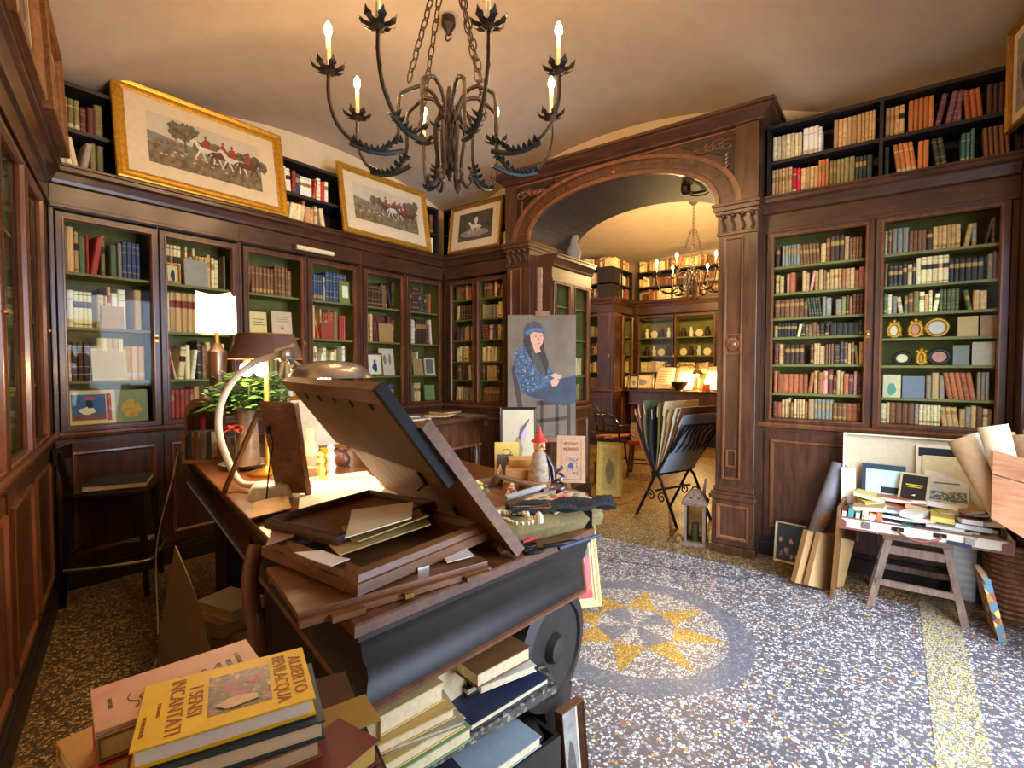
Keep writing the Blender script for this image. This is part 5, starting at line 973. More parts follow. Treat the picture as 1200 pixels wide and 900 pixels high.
# ------------------------------------------------------------------ curios on the far side of the desk
def birdpic(m, w, h, y):
    flat(m, [(-w/2, 0), (w/2, 0), (w/2, h), (-w/2, h)], y, 0); flat(m, blob(-.02*w, h*.34, w*.14, h*.20, 14, 2), y-.0004, 1); flat(m, [(-.02*w, h*.5), (w*.05, h*.68), (w*.36, h*.86), (w*.34, h*.82), (w*.10, h*.60), (w*.06, h*.48)], y-.0008, 2); flat(m, blob(.12*w, h*.60, w*.13, h*.14, 12, 6, .3), y-.0003, 3)
    for dx in (-.06, .02): flat(m, [(dx*w, h*.18), (dx*w+.012, h*.18), (dx*w+.008, h*.04), (dx*w-.004, h*.04)], y-.0008, 2)
bf = onz(611, 552, DZ); BPM = [plain('bird_paper', (190, 176, 142), .85, var=.05), plain('bird_tan', (150, 128, 96), .8), plain('bird_dark', (92, 84, 80), .8), plain('bird_lilac', (178, 160, 180), .8)]
framed('black framed drawing of a bird leaning in front of the portrait', (bf.x-.0, bf.y-.02, DZ+.001), rad(40), rad(-10), .185, .32, .014, BLACKP, .0, birdpic, BPM, pane=True, th=.012)
def upbook(label, px_, py_, w_, h_, t_, col, rz, tilt, decor=None, dz=0.001):
    p = onz(px_, py_, DZ); r = thing('book', label, 'book', (p.x, p.y, DZ+dz), (tilt, 0, rz), 'books standing on the desk')
    part('cover', colmat(col), r, lambda m: (m.box(-w_/2, w_/2, 0, .003, 0, h_), m.box(-w_/2, w_/2, t_-.003, t_, 0, h_), m.box(-w_/2, -w_/2+.003, .003, t_-.003, 0, h_)), bevel=.001); part('page_block', PAGES, r, lambda m: m.box(-w_/2+.003, w_/2-.004, .003, t_-.003, .004, h_-.004))
    if decor: decor(r, w_, h_)
    return r
def dec_yel(r, w, h): part('printed_panel', plain('grey_print', (96, 92, 88), .7), r, lambda m: m.box(-w*.40, w*.25, -.0006, 0, h*.04, h*.66)); part('title_plate', plain('plum', (122, 34, 52), .6), r, lambda m: m.box(-w*.08, w*.22, -.0014, -.0007, h*.46, h*.60)); part('emblem', BLACK, r, lambda m: m.tube([(.02*math.cos(i*.42), -.001, h*.72+.014*math.sin(i*.42)) for i in range(15)], .001, 4, 0, True))
def dec_tan(r, w, h):
    ink = colmat((150, 56, 44)); inb = colmat((58, 70, 110))
    text('PICCOLO', r, .017, (0, -.001, h*.80), (rad(90), 0, 0), ink, sx=.8); text('MONDO', r, .020, (0, -.001, h*.68), (rad(90), 0, 0), ink, sx=.85)
    part('border', ink, r, lambda m: m.ring(-w*.34, w*.36, h*.07, h*.93, [(0, 0), (0, -.0008), (.0012, -.0008), (.0012, 0)])); m = MB(); r_ = random.Random(2)
    for k in range(26): a, b = r_.uniform(-.03, .03), h*r_.uniform(.16, .52); m.tube([(a, -.0006, b), (a+r_.uniform(-.02, .02), -.0006, b+r_.uniform(-.02, .02))], .0008, 4)
    m.lathe([(.012, 0), (.012, -.0008)], 10, (0, 0, h*.36), 0, 'y'); m.build('vignette', inb, r)
upbook('pale yellow book with a grey panel on its cover, upright on the desk', 594, 560, .115, .165, .014, (214, 184, 92), rad(38), rad(-8), dec_yel)
upbook('pinkish tan book with red title and blue vignette, upright on the desk', 669, 570, .125, .205, .028, (176, 138, 102), rad(30), rad(-14), dec_tan, .016)
fbook('pink booklet lying under the upright tan book', onz(668, 586, DZ)+Vector((0, .02, .001)), rad(30), .10, .10, .013, (216, 132, 164))
for k, (px_, py_, z, t, L, W, col, lab) in enumerate(((618, 572, 0, .034, .20, .13, (170, 122, 66), 'brown leather book at the bottom of the little pile by the puppet'), (616, 568, .035, .04, .175, .12, (184, 132, 70), 'orange brown leather book in the middle of the little pile'), (614, 564, .076, .03, .14, .11, (190, 146, 72), 'small gilt tan book topping the little pile'))):
    p = onz(px_, py_, DZ); fbook(lab, Vector((p.x, p.y, DZ+.001+z)), rad(32+4*k), L, W, t, col, spine='-y')
cn_ = thing('paper_cone', 'small pink cone standing before the pale yellow book', 'ornament', tuple(onz(586, 566, DZ+.001))); part('cone', plain('pink_cone', (206, 160, 140), .6), cn_, lambda m: m.lathe([(.03, 0), (.028, .004), (.001, .085)], 16), smooth=True)
pu = onz(632, 572, DZ); pp = thing('puppet', 'carved puppet with a pointed red hat and long nose', 'puppet', (pu.x, pu.y, DZ), (0, 0, rad(35)))
part('robe', plain('puppet_robe', (150, 126, 104), .8, var=.4, scale=60), pp, lambda m: m.lathe([(.045, 0), (.05, .03), (.042, .10), (.028, .15), (.014, .165)], 16), smooth=True); hd = part('head', plain('puppet_skin', (212, 150, 90), .5), pp, lambda m: (m.ball((0, 0, .185), .026, 14), m.tube([(.012, -.02, .184), (.022, -.06, .178)], [.006, .003], 8)), smooth=True)
part('eye', BLACK, hd, lambda m: m.ball((-.006, -.025, .19), .004, 8)); part('eye', BLACK, hd, lambda m: m.ball((.012, -.023, .19), .004, 8)); part('hat', REDC, pp, lambda m: m.lathe([(.036, .200), (.034, .206), (.022, .212), (.012, .24), (.005, .265)], 16), smooth=True); part('arm', BLACKP, pp, lambda m: m.tube([(.03, 0, .14), (.055, -.02, .09), (.06, -.03, .04)], [.012, .011, .009], 8), smooth=True); part('shoe', BLACKP, pp, lambda m: m.ball((.05, -.03, .012), .012, 8))
tn = onz(655, 583, DZ); kn = thing('silver_ornament', 'dark silver twisted ornament beside the puppet', 'ornament', tuple(tn)); part('coil', plain('dark_silver', (92, 90, 92), .35, .7), kn, lambda m: m.tube([((.03-.0006*i)*math.cos(i*.6), (.03-.0006*i)*math.sin(i*.6), .008+.0035*i) for i in range(34)], .006, 6), smooth=True); part('ball', BLACKP, kn, lambda m: m.ball((0, 0, .01), .022, 10))
ty = onz(662, 600, DZ+.03); tr_ = thing('document_tray', 'black leather document tray on the desk corner', 'tray', (ty.x-.02, ty.y-.0, DZ+.001), (0, 0, rad(34)))
part('base', BLACKP, tr_, lambda m: m.box(-.10, .10, -.09, .10, 0, .004)); [part('side', BLACKP, tr_, lambda m: m.box(*q)) for q in ((-.10, .10, -.09, -.084, .004, .055), (-.10, .10, .094, .10, .004, .055), (-.10, -.094, -.084, .094, .004, .055), (.094, .10, -.084, .094, .004, .055))]
cs = onz(596, 578, DZ+.02); ca = thing('display_case', 'shallow wooden display case full of trinkets on the desk', 'case', (cs.x-.02, cs.y, DZ+.001), (0, 0, rad(-16)))
part('base', BROWNW, ca, lambda m: m.box(-.17, .17, -.12, .12, 0, .006)); [part('side', BROWNW, ca, lambda m: m.box(*q)) for q in ((-.17, .17, -.12, -.108, .006, .045), (-.17, .17, .108, .12, .006, .045), (-.17, -.158, -.108, .108, .006, .045), (.158, .17, -.108, .108, .006, .045))]
part('lid_rail', OLDW, ca, lambda m: m.box(-.17, .17, .06, .085, .046, .056))
r_ = random.Random(8)
for k, (cn, cc) in enumerate((('ivory', (226, 210, 160)), ('yellow', (220, 196, 80)), ('green', (96, 112, 92)), ('pale pink', (220, 180, 170)), ('brass', (180, 140, 70)), ('red', (170, 60, 50)), ('grey', (140, 140, 134)))):
    p = Matrix.Rotation(rad(-16), 4, 'Z') @ Vector((-.13+.042*k, r_.uniform(-.07, .04), 0)); tk = thing('trinket', '%s trinket lying in the display case on the desk' % cn, 'trinket', (ca.location.x+p.x, ca.location.y+p.y, DZ+.008), (0, 0, r_.uniform(0, 3)), 'trinkets in the display case')
    part('body', colmat(cc), tk, lambda m: m.lathe([(.012, 0), (.022, .008), (.016, .02), (.006, .03), (.011, .038), (.002, .045)], 10), smooth=True); part('ring', BRASS, tk, lambda m: m.tube([(.03+.012*math.cos(i*.7), .012*math.sin(i*.7), .003) for i in range(9)], .002, 5, 0, True))
# rolled bag with embroidered flap, shawl, purse, chain, stick, scissors, pen
bg = onz(640, 632, DZ); bgc = onz(640, 612, DZ+.02); bag = thing('embroidered_bag', 'olive canvas bag with rose embroidered flap on the desk edge', 'bag', (bgc.x-.01, bgc.y, DZ+.001), (0, 0, rad(72))); bag.scale = (1, .8, 1.25)
CANV = plain('olive_canvas', (124, 106, 64), .9, var=.2, scale=80); PALC = plain('pale_canvas', (200, 180, 140), .9, var=.08, scale=80)
part('body', CANV, bag, lambda m: m.loops([[(x, -.10+.0*i, 0), (x, -.115, .025), (x, -.09, .052), (x, .02, .058), (x, .12, .05), (x, .13, .0)] for i, x in enumerate([-.22, -.215, -.1, .05, .17, .18])], 0, True, True, True), smooth=True)
fl_ = part('flap', PALC, bag, lambda m: m.loops([[(x, y, z+.004*math.sin(x*40)) for y, z in ((-.099, .058), (-.06, .066), (.02, .070), (.10, .064))]+[(x, y, z-.004+.004*math.sin(x*40)) for y, z in ((.10, .064), (.02, .070), (-.06, .066), (-.099, .058))] for x in [-.02+.023*i for i in range(9)]], 0, True, True, True), smooth=True)
for k, (dx, dy, cc) in enumerate(((.07, -.02, (206, 70, 96)), (.095, .0, (220, 110, 130)), (.05, .01, (196, 60, 80)))): part('rose', colmat(cc), fl_, lambda m: m.lathe([(.020, .066), (.021, .070), (.008, .074), (.002, .073)], 9, (dx, dy, .002)))
for k, (dx, dy) in enumerate(((.03, -.03), (.10, -.04), (.12, .03), (.02, .03), (.06, .04), (.135, -.01))): part('leaf', colmat((58, 120, 70)), fl_, lambda m: m.slab([(dx-.018, dy, .071), (dx, dy+.008, .073), (dx+.018, dy, .071), (dx, dy-.008, .073)], (0, 0, .002)))
sp = onz(656, 587, DZ+.10); sh_ = thing('shawl', 'black lace shawl crumpled over the bag and tray', 'shawl', (sp.x, sp.y, DZ+.088), (0, 0, rad(52)))
r_ = random.Random(21)
def shawl(m):
    n, k = 18, 8; T = [[(-.17+.34*i/n, -.05+.10*j/k*(1-.5*abs(i/n-.5)), .007*math.sin(i*.9+j)+.008*math.cos(j*1.4)+.012*(1-abs(2*j/k-1))) for i in range(n+1)] for j in range(k+1)]
    m.loops(T, 0, False); m.loops([[(x, y, z-.012) for x, y, z in row] for row in T], 0, False)
    for row in (T[0], T[-1]): m.loops([row, [(x, y, z-.012) for x, y, z in row]], 0, False)
part('lace', plain('black_lace', (30, 28, 30), .85, var=.5, scale=120, bmp=.5), sh_, shawl, smooth=True)
pq = onz(622, 594, DZ+.09); pu_ = thing('clasp_purse', 'small brass framed black purse lying before the shawl', 'purse', (pq.x, pq.y, DZ+.084), (0, 0, rad(45)))
part('pouch', BLACKP, pu_, lambda m: m.box(-.06, .06, -.028, .03, 0, .016), bevel=.006); part('clasp', BRASS, pu_, lambda m: m.tube([(-.06, -.03, .009), (.06, -.03, .009), (.062, .03, .009), (-.062, .03, .009)], .004, 6, 0, True))
nk = onz(600, 606, DZ+.085); nc_ = thing('chain_necklace', 'pale beaded chain tangled beside the embroidered bag', 'necklace', (nk.x, nk.y, DZ+.080)); part('strand', plain('ivory_beads', (214, 198, 160), .5), nc_, lambda m: [m.ball((.06*math.cos(i*.21)*(1+.3*math.sin(i*.5)), .045*math.sin(i*.21)*(1+.3*math.cos(i*.7)), .006), .0065, 7) for i in range(46)])
part('tassel', plain('ivory_beads', (214, 198, 160), .5), nc_, lambda m: m.lathe([(.004, .004), (.014, .0), (.012, .02), (.003, .03)], 10, (.08, .02, .0)))
for nm, lab, cat, a_, b_, rr_, mt in (('knitting_needle', 'red stick lying along the front edge of the desk', 'stick', (612, 636), (690, 606), .006, colmat((196, 30, 40))), ('pen', 'shiny blue pen at the corner of the desk', 'pen', (655, 643), (702, 627), .006, colmat((44, 54, 78))), ('roll', 'grey paper tube across the display case', 'tube', (592, 584), (638, 570), .011, plain('grey_tube', (150, 146, 138), .7))):
    z_ = DZ+.002+rr_ if nm != 'roll' else DZ+.047+rr_; p, q = onz(*a_, z_), onz(*b_, z_); th_ = thing(nm if nm != 'roll' else 'paper_roll', lab, cat, tuple(p)); part('shaft', mt, th_, lambda m: m.tube([(0, 0, 0), (q-p)], rr_, 10)); part('tip', SILVER if nm != 'roll' else DARKL, th_, lambda m: m.tube([(q-p), (q-p)*1.05], [rr_*.9, rr_*.3], 10))
sc_ = onz(640, 640, DZ+.004); ss = thing('scissors', 'dark iron scissors open on the desk edge', 'scissors', (sc_.x, sc_.y, DZ+.002), (0, 0, rad(60)))
for s_ in (-1, 1): bl = part('blade', BLACKI, ss, lambda m: m.slab([(-.01, s_*.002, 0), (.11, s_*.012, 0), (.09, s_*.02, 0), (-.005, s_*.012, 0)], (0, 0, .003))); part('loop', BLACKI, bl, lambda m: m.tube([(-.05+.03*math.cos(i*.5), -s_*.024+.016*math.sin(i*.5), .003) for i in range(13)], .004, 6, 0, True))
# ------------------------------------------------------------------ right corner: suitcase on its stool
SZ = .455
sl = thing('wooden_stool', 'worn wooden stool carrying the open suitcase', 'stool', (.13, 4.05, 0))
part('seat', OLDW, sl, lambda m: m.box(-.17, .17, -.12, .14, SZ-.035, SZ-.004), bevel=.004)
for sx in (-1, 1):
    for sy in (-1, 1): part('leg', OLDW, sl, lambda m: m.loops([[(sx*(.14+.085*t)+a*.02, sy*(.10+.08*t)+b*.02, (SZ-.035)*(1-t)) for a, b in ((-1, -1), (1, -1), (1, 1), (-1, 1))] for t in (0, 1)], 0, True, True, True), bevel=.003)
for z, sy in ((.16, -1), (.16, 1), (.36, -1)): part('stretcher', OLDW, sl, lambda m: m.beam((-.20+.05*(z > .3), sy*(.165-.05*(z > .3)), z), (.20-.05*(z > .3), sy*(.165-.05*(z > .3)), z), .022, .035 if z < .3 else .05))
for sx in (-1, 1): part('stretcher', OLDW, sl, lambda m: m.beam((sx*.19, -.15, .2), (sx*.19, .15, .2), .022, .03))
SU = plain('suitcase_cream', (224, 214, 188), .5, var=.05); LTH = plain('suitcase_leather', (120, 72, 56), .5); SUI = plain('suitcase_lining', (206, 190, 156), .8, var=.06)
x0, x1, y0, y1 = -.28, .55, 3.90, 4.30
su = thing('suitcase', 'open cream suitcase with leather corners full of paperbacks', 'suitcase', ((x0+x1)/2, 4.1, SZ)); w_, d_ = (x1-x0)/2, .20
part('tray', [SU, SUI], su, lambda m: (m.box(-w_, w_, -d_, d_, 0, .008), m.box(-w_, w_, -d_, -d_+.008, .008, .075), m.box(-w_, w_, d_-.008, d_, .008, .075), m.box(-w_, -w_+.008, -d_+.008, d_-.008, .008, .075), m.box(w_-.008, w_, -d_+.008, d_-.008, .008, .075)))
part('lid', [SUI, SU], su, lambda m: (m.box(-w_+.0, w_-.12, d_+.005, d_+.012, .06, .58, 0), m.box(-w_, w_-.12, d_-.03, d_+.012, .572, .58, 1), m.box(-w_, -w_+.008, d_-.03, d_+.012, .06, .572, 1), m.box(w_-.128, w_-.12, d_-.03, d_+.012, .06, .572, 1)))
part('edge_piping', LTH, su, lambda m: m.box(-w_-.003, w_+.003, -d_-.004, -d_, -.002, .010)); part('edge_piping', LTH, su, lambda m: m.box(-w_-.003, w_+.003, -d_-.004, -d_, .068, .077))
for sx in (-1, 1): part('leather_corner', LTH, su, lambda m: m.loops([[(sx*(w_+.004), y, z) for y, z in ((-d_-.005, -.003), (-d_-.005, .078), (-d_+.04, .078), (-d_+.04, -.003))], [(sx*(w_-.05), y, z) for y, z in ((-d_-.005, -.003), (-d_-.005, .05), (-d_+.02, .05), (-d_+.02, -.003))]], 0, True, True, True))
for x in (-.26, .23): lt = part('latch', SILVER, su, lambda m: m.box(x-.022, x+.022, -d_-.012, -d_-.004, .02, .062), bevel=.003)
part('handle', LTH, su, lambda m: m.tube(catmull([(-.10, -d_-.006, .045), (-.09, -d_-.035, .03), (-.03, -d_-.05, .008), (.03, -d_-.05, .008), (.09, -d_-.035, .03), (.10, -d_-.006, .045)], 5), .008, 8), smooth=True)
for x in (-.10, .10): part('handle_mount', BLACKI, su, lambda m: m.box(x-.03, x+.03, -d_-.01, -d_-.004, .035, .06), bevel=.003)
r_ = random.Random(31); SC = [('white', (232, 226, 210)), ('cream', (222, 204, 160)), ('maroon', (110, 44, 44)), ('tan', (186, 150, 106)), ('yellow', (216, 196, 100)), ('teal', (70, 140, 130)), ('navy', (44, 52, 80)), ('orange', (190, 110, 70)), ('green', (80, 140, 110)), ('grey', (150, 148, 140))]
for k in range(6):       # spines-up row at the left of the tray
    cn, cc = SC[(k*3+2) % 10]; t = .03; fbook('%s paperback, %s in the upright row inside the suitcase' % (cn, ordw(k)), Vector((x0+.03+.037*k, 3.985, SZ+.01)), 0, t, .13, .10+.012*(k % 2), cc, spine='-y' if k % 2 else 'y', group='paperbacks in the suitcase', pages=WHITE, tilt=(0, rad(4)))
for k in range(40):
    lay, q = divmod(k, 10); cn, cc = SC[r_.randrange(10)]; t = r_.uniform(.018, .034); L, W = r_.uniform(.15, .20), r_.uniform(.11, .13)
    x = (-.03 if lay < 2 else -.10)+.118*(q % 5)+r_.uniform(-.02, .02); y = (3.985 if q < 5 else 4.10)+r_.uniform(-.012, .012)+.01*lay
    x = min(x, .46); z = .010+.036*lay+(.05 if q >= 5 else 0)+r_.uniform(0, .004)
    fbook('%s paperback, %s along the %s row, %s layer of the suitcase heap' % (cn, ordw(q % 5), ['front', 'back'][q >= 5], ordw(lay)), Vector((x, y, SZ+z)), r_.choice((0, 0, 1.57))+r_.uniform(-.45, .45), L, W*.85, t, cc, spine=r_.choice(('y', '-x', 'x')), group='paperbacks in the suitcase', pages=WHITE, tilt=(rad(r_.uniform(-9, 9)), rad(r_.uniform(-9, 9))))
def lean(label, px_, d_y, w_, h_, col, z=.14, rz=0, decor=None, cat='book', tilt=-14):
    w_ *= 1.2; h_ *= 1.2; z += .025; p = ony(px_, 560, d_y); r = thing('book', label, cat, (p.x, d_y, SZ+z), (rad(tilt), 0, rad(rz)), 'books leaning in the suitcase')
    part('cover', colmat(col), r, lambda m: m.box(-w_/2, w_/2, 0, .012, 0, h_), bevel=.001); part('page_block', WHITE, r, lambda m: m.box(-w_/2+.003, w_/2+.001, .002, .010, .003, h_+.001))
    if decor: decor(r, w_, h_)
def d_blk(r, w, h):
    part('panel', BLACK, r, lambda m: m.box(-w*.42, w*.42, -.001, 0, h*.08, h*.94)); part('title_lines', colmat((220, 204, 60)), r, lambda m: (m.box(-w*.28, w*.3, -.0016, -.001, h*.60, h*.64), m.box(-w*.22, w*.24, -.0016, -.001, h*.54, h*.57))); part('device', WHITE, r, lambda m: m.slab([(-.008, -.0016, h*.28), (.01, -.0016, h*.27), (.014, -.0016, h*.33), (0, -.0016, h*.31)], (0, -.0004, 0)))
def d_teal(r, w, h): part('panel', colmat((196, 226, 220)), r, lambda m: m.box(-w*.4, w*.45, -.001, 0, h*.25, h*.86)); part('picture', BLACK, r, lambda m: m.box(-w*.05, w*.4, -.0016, -.001, h*.28, h*.44)); part('band', colmat((52, 130, 200)), r, lambda m: m.box(-w*.4, w*.45, -.0016, -.0, h*.02, h*.24))
def d_pat(r, w, h): part('picture', terrazzo('print_confetti', (90, 130, 96), [(0, S(60, 130, 110)), (.3, S(210, 200, 170)), (.55, S(190, 90, 60)), (.75, S(90, 120, 90)), (.9, S(230, 226, 210))], 130, .02), r, lambda m: m.box(-w*.45, w*.45, -.001, 0, h*.03, h*.55)); part('title_lines', colmat((120, 100, 80)), r, lambda m: m.box(-w*.3, w*.3, -.0012, 0, h*.72, h*.75))
lean('dark teal book with a pale picture leaning in the suitcase', 1035, 4.20, .20, .22, (26, 52, 66), .10, 0, d_teal)
lean('black paperback with yellow title propped on the suitcase heap', 1069, 4.12, .13, .17, (214, 196, 150), .14, -14, d_blk, tilt=-24)
lean('cream book with a colourful printed picture leaning in the suitcase', 1112, 4.17, .18, .23, (226, 214, 184), .085, 6, d_pat, tilt=-20)
lean('large cream folder behind the colourful book in the suitcase', 1118, 4.235, .26, .27, (222, 204, 150), .12, 0, tilt=-6)
lean('cream book with a dark top band against the suitcase lid', 1108, 4.26, .25, .34, (226, 212, 178), .10, 0, lambda r, w, h: part('band', BLACK, r, lambda m: m.box(-w*.46, w*.46, -.001, 0, h*.82, h*.96)), tilt=-3)
lean('white booklet at the left end of the suitcase', 995, 4.19, .07, .20, (226, 216, 196), .08, 8)
# floor items left of the suitcase
framed('small white framed dark photograph on the floor by the cabinet', (-.61, 4.34, 0), rad(-8), rad(-8), .22, .30, .012, CREAM, .0, lambda m, w, h, y: (flat(m, [(-w/2, 0), (w/2, 0), (w/2, h), (-w/2, h)], y, 0), [flat(m, blob(r_.uniform(-.4, .4)*w, h*r_.uniform(.1, .8), .012, .02, 8, k, .3), y-.0004-.0001*k, 1+k % 2) for k in range(9)]), [plain('photo_night', (52, 56, 60), .5), plain('photo_light', (190, 150, 110), .5), plain('photo_grey', (120, 124, 126), .5)])
rp = thing('paper_roll', 'grey rolled poster leaning against the cabinet by the suitcase', 'poster', (-.50, 4.14, 0)); part('tube', plain('poster_grey', (128, 126, 130), .6, var=.2, scale=8), rp, lambda m: m.tube([(0, 0, .03), (.20, .20, .80)], .055, 16), smooth=True); part('band', plain('kraft_band', (168, 128, 90), .7), rp, lambda m: m.tube([(.09, .09, .37), (.115, .115, .465)], .057, 16), smooth=True)
part('dark_end', BLACKP, rp, lambda m: m.tube([(.005, .005, .05), (.06, .06, .26)], .0565, 16), smooth=True)
for k, (dx, lab, cc) in enumerate(((0, 'tan cardboard folder leaning upright beside the suitcase stool', (166, 126, 76)), (.075, 'second tan folder behind the first beside the suitcase stool', (176, 138, 88)))):
    f = thing('folder', lab, 'folder', (-.42+dx, 3.97, 0.0), (0, rad(16), rad(52)), 'folders beside the suitcase'); part('cover', colmat(cc), f, lambda m: (m.box(-.15, .15, 0, .004, 0, .36), m.box(-.15, .15, .036, .040, 0, .36), m.box(-.15, -.146, .004, .036, 0, .36)), bevel=.001); part('papers', PAGES, f, lambda m: m.box(-.144, .146, .006, .034, .004, .352))
tb = tag(MB().box(-.012, .0, -.20, .20, 0, .60).build('wooden_board', OAKW, loc=(-.285, 4.05, 0), rot=(0, rad(3), rad(-3))), 'upright plywood board against the left side of the suitcase', 'board')
pb = thing('picture_book', 'colourful book leaning against the stool leg on the floor', 'book', (.475, 3.90, .0), (0, rad(-13), rad(4))); part('cover', terrazzo('cover_collage', (150, 110, 60), [(0, S(190, 130, 60)), (.3, S(90, 130, 150)), (.55, S(180, 70, 60)), (.75, S(220, 200, 130)), (.9, S(70, 60, 50))], 26, .01), pb, lambda m: (m.box(0, .004, -.13, .13, 0, .34), m.box(.031, .035, -.13, .13, 0, .34), m.box(.004, .031, -.13, -.126, 0, .34))); part('page_block', CREAM, pb, lambda m: m.box(.004, .031, -.126, .124, .004, .336))
bk = thing('wicker_basket', 'tall brown wicker basket behind the suitcase', 'basket', (.60, 4.20, 0)); part('body', BROWNW, bk, lambda m: m.lathe([(.11, 0), (.13, .2), (.14, .46), (.13, .46), (.10, .02)], 24), smooth=True)
for k in range(14): part('wicker_hoop', plain('wicker', (140, 92, 60), .7, var=.4, scale=40), bk, lambda m: m.tube([((.118+.0018*k+.005*(i % 2))*math.cos(i*math.pi/14), (.118+.0018*k+.005*(i % 2))*math.sin(i*math.pi/14), .03+.032*k) for i in range(28)], .012, 5, 0, True))
pbx = tag(MB().box(-.10, .10, 0, .03, 0, .36).build('white_box', WHITEP, loc=(.42, 4.32, 0)), 'flat white ribbed box standing behind the stool', 'box')
for k in range(6): MB().box(-.095, .095, -.004, 0, .04+.05*k, .06+.05*k).build('rib', WHITE, pbx)
gc = thing('green_bag', 'dark olive cloth bag slumped behind the suitcase', 'bag', (.50, 4.36, .40)); part('sack', plain('olive_cloth', (50, 54, 34), .9), gc, lambda m: m.lathe([(.06, 0), (.09, .08), (.10, .2), (.07, .32), (.03, .38)], 14), smooth=True); part('stand', DARKW, gc, lambda m: m.box(-.06, .06, -.06, .06, -.40, 0))
# crate of rolled papers on a black iron stand
cx_, cy_ = .63, 3.72
cr = thing('wooden_crate', 'slanted wooden crate of rolled papers on a black stand', 'crate', (cx_, cy_, .60), (0, rad(0), rad(-24)))
def plank(y0_, y1_, z0, z1, sl=0): return lambda m: m.slab([(-.16, y0_, z0+.10), (.22, y0_, z0-.10), (.22, y0_, z1-.02), (-.16, y0_, z1+.06)], (0, y1_-y0_, 0))
for z0_, z1_ in ((0, .285), (.289, .40)): part('plank', CRATEW, cr, lambda m: m.slab([(-.16, -.15, (z0_+.10) if z0_ < .1 else z0_+.05), (.22, -.15, (z0_-.10) if z0_ < .1 else z0_-.02), (.22, -.15, z1_-.024 if z1_ < .35 else z1_-.02), (-.16, -.15, z1_+.046 if z1_ < .35 else z1_+.06)], (0, .015, 0)))
part('plank', CRATEW, cr, plank(.135, .15, 0, .40)); part('bottom', CRATEW, cr, lambda m: m.slab([(-.16, -.135, .10), (.22, -.135, -.10), (.22, .135, -.10), (-.16, .135, .10)], (0, 0, .012))); part('end', CRATEW, cr, lambda m: m.box(-.16, -.145, -.135, .135, .115, .45))
part('end', CRATEW, cr, lambda m: m.box(.205, .22, -.135, .135, -.085, .37))
for k in range(14):
    a = rad(-24); lx, ly = -.12+.023*k, (-.09, .02, .08)[k % 3]; wx = cx_+lx*math.cos(a)-ly*math.sin(a); wy = cy_+lx*math.sin(a)+ly*math.cos(a)
    pr_ = thing('paper_roll', '%s of the rolled papers sticking out of the crate' % ordw(k), 'paper', (wx, wy, .66), (rad(r_.uniform(-8, 8)), rad(-26+4*k), rad(-24)), 'rolled papers in the crate'); mt = [plain('kraft', (176, 142, 100), .85), WHITE, plain('tan_roll', (196, 160, 110), .8), CREAM][k % 4]; h = r_.uniform(.48, .60)
    part('sheet', mt, pr_, lambda m: m.loops([[(rr_*math.cos(t), rr_*.55*math.sin(t), z) for t in [3.3+.28*i for i in range(12)]]+[((rr_-.002)*math.cos(t), (rr_-.002)*.55*math.sin(t), z) for t in [3.3+.28*i for i in range(11, -1, -1)]] for rr_, z in ((.04, 0), (.058, h*.6), (.066, h))], 0, True, True, True), smooth=True)
ist = thing('iron_stand', 'black iron stand under the wooden crate', 'stand', (cx_, cy_, 0), (0, 0, rad(-24)))
for sx, zt_ in ((.03, .58), (.20, .50)):
    for sy in (-.12, .12): part('leg', BLACKI, ist, lambda m: m.box(sx-.012, sx+.012, sy-.012, sy+.012, 0, zt_))
for z in (.16, .40):
    for sy in (-.12, .12): part('rail', BLACKI, ist, lambda m: m.box(.03, .20, sy-.009, sy+.009, z, z+.02))
    for sx in (.03, .20): part('rail', BLACKI, ist, lambda m: m.box(sx-.009, sx+.009, -.12, .12, z, z+.02))
# jamb beside the right bookcase with a framed picture
jm = struct(MB().box(.605, 1.02, 4.22, 4.80, 0, 4.0).build('trim_2', MAHO), 'dark wood jamb beside the suitcase bookcase')
framed('gilt framed picture hanging at the picture edge above the right bookcase', (.60, 4.20, 2.95), rad(-78), 0, .5, .62, .04, GOLDD, .05, pland, [GRP, DKP])
# ------------------------------------------------------------------ far room
rk0 = Vector((-1.74, 4.98, 0)); RKA = rad(-22); rk = thing('portfolio_rack', 'black wrought iron rack holding portfolios inside the arch', 'rack', tuple(rk0), (0, 0, RKA))
for sy in (-.24, .24):
    part('leg', BLACKI, rk, lambda m: m.tube([(-.26, sy, 0), (-.03, sy, .42), (.0, sy, .46)], .014, 8)); part('leg', BLACKI, rk, lambda m: m.tube([(.26, sy, 0), (.05, sy, .42), (.0, sy, .46)], .014, 8)); part('scroll', BLACKI, rk, lambda m: [m.tube([(s*(.07+.06*(1-i/20)*math.cos(i*.55)), sy, .24+.06*(1-i/20)*math.sin(i*.55)) for i in range(18)], .007, 6) for s in (-1, 1)], smooth=True)
for s_, tilt_ in ((-1, 27), (1, 34)):
    dr_ = Vector((s_*math.sin(rad(tilt_)), 0, math.cos(rad(tilt_))))
    gr = part('cradle_side', BLACKI, rk, lambda m: m.tube([Vector((0, sy, .45))+dr_*h for sy, h in ((-.25, 0), (.25, 0), (.25, .62), (-.25, .62))], .013, 6, 0, True))
    for k in range(7):
        y_ = -.21+.07*k; part('lattice_bar', BLACKI, gr, lambda m: m.tube([Vector((.012*math.sin(h*22), y_+.02*math.sin(h*14+k), .45))+dr_*h for h in [i*.062 for i in range(11)]], .008, 5))
part('stretcher', BLACKI, rk, lambda m: m.tube([(0, -.24, .30), (0, .24, .30)], .012, 8))
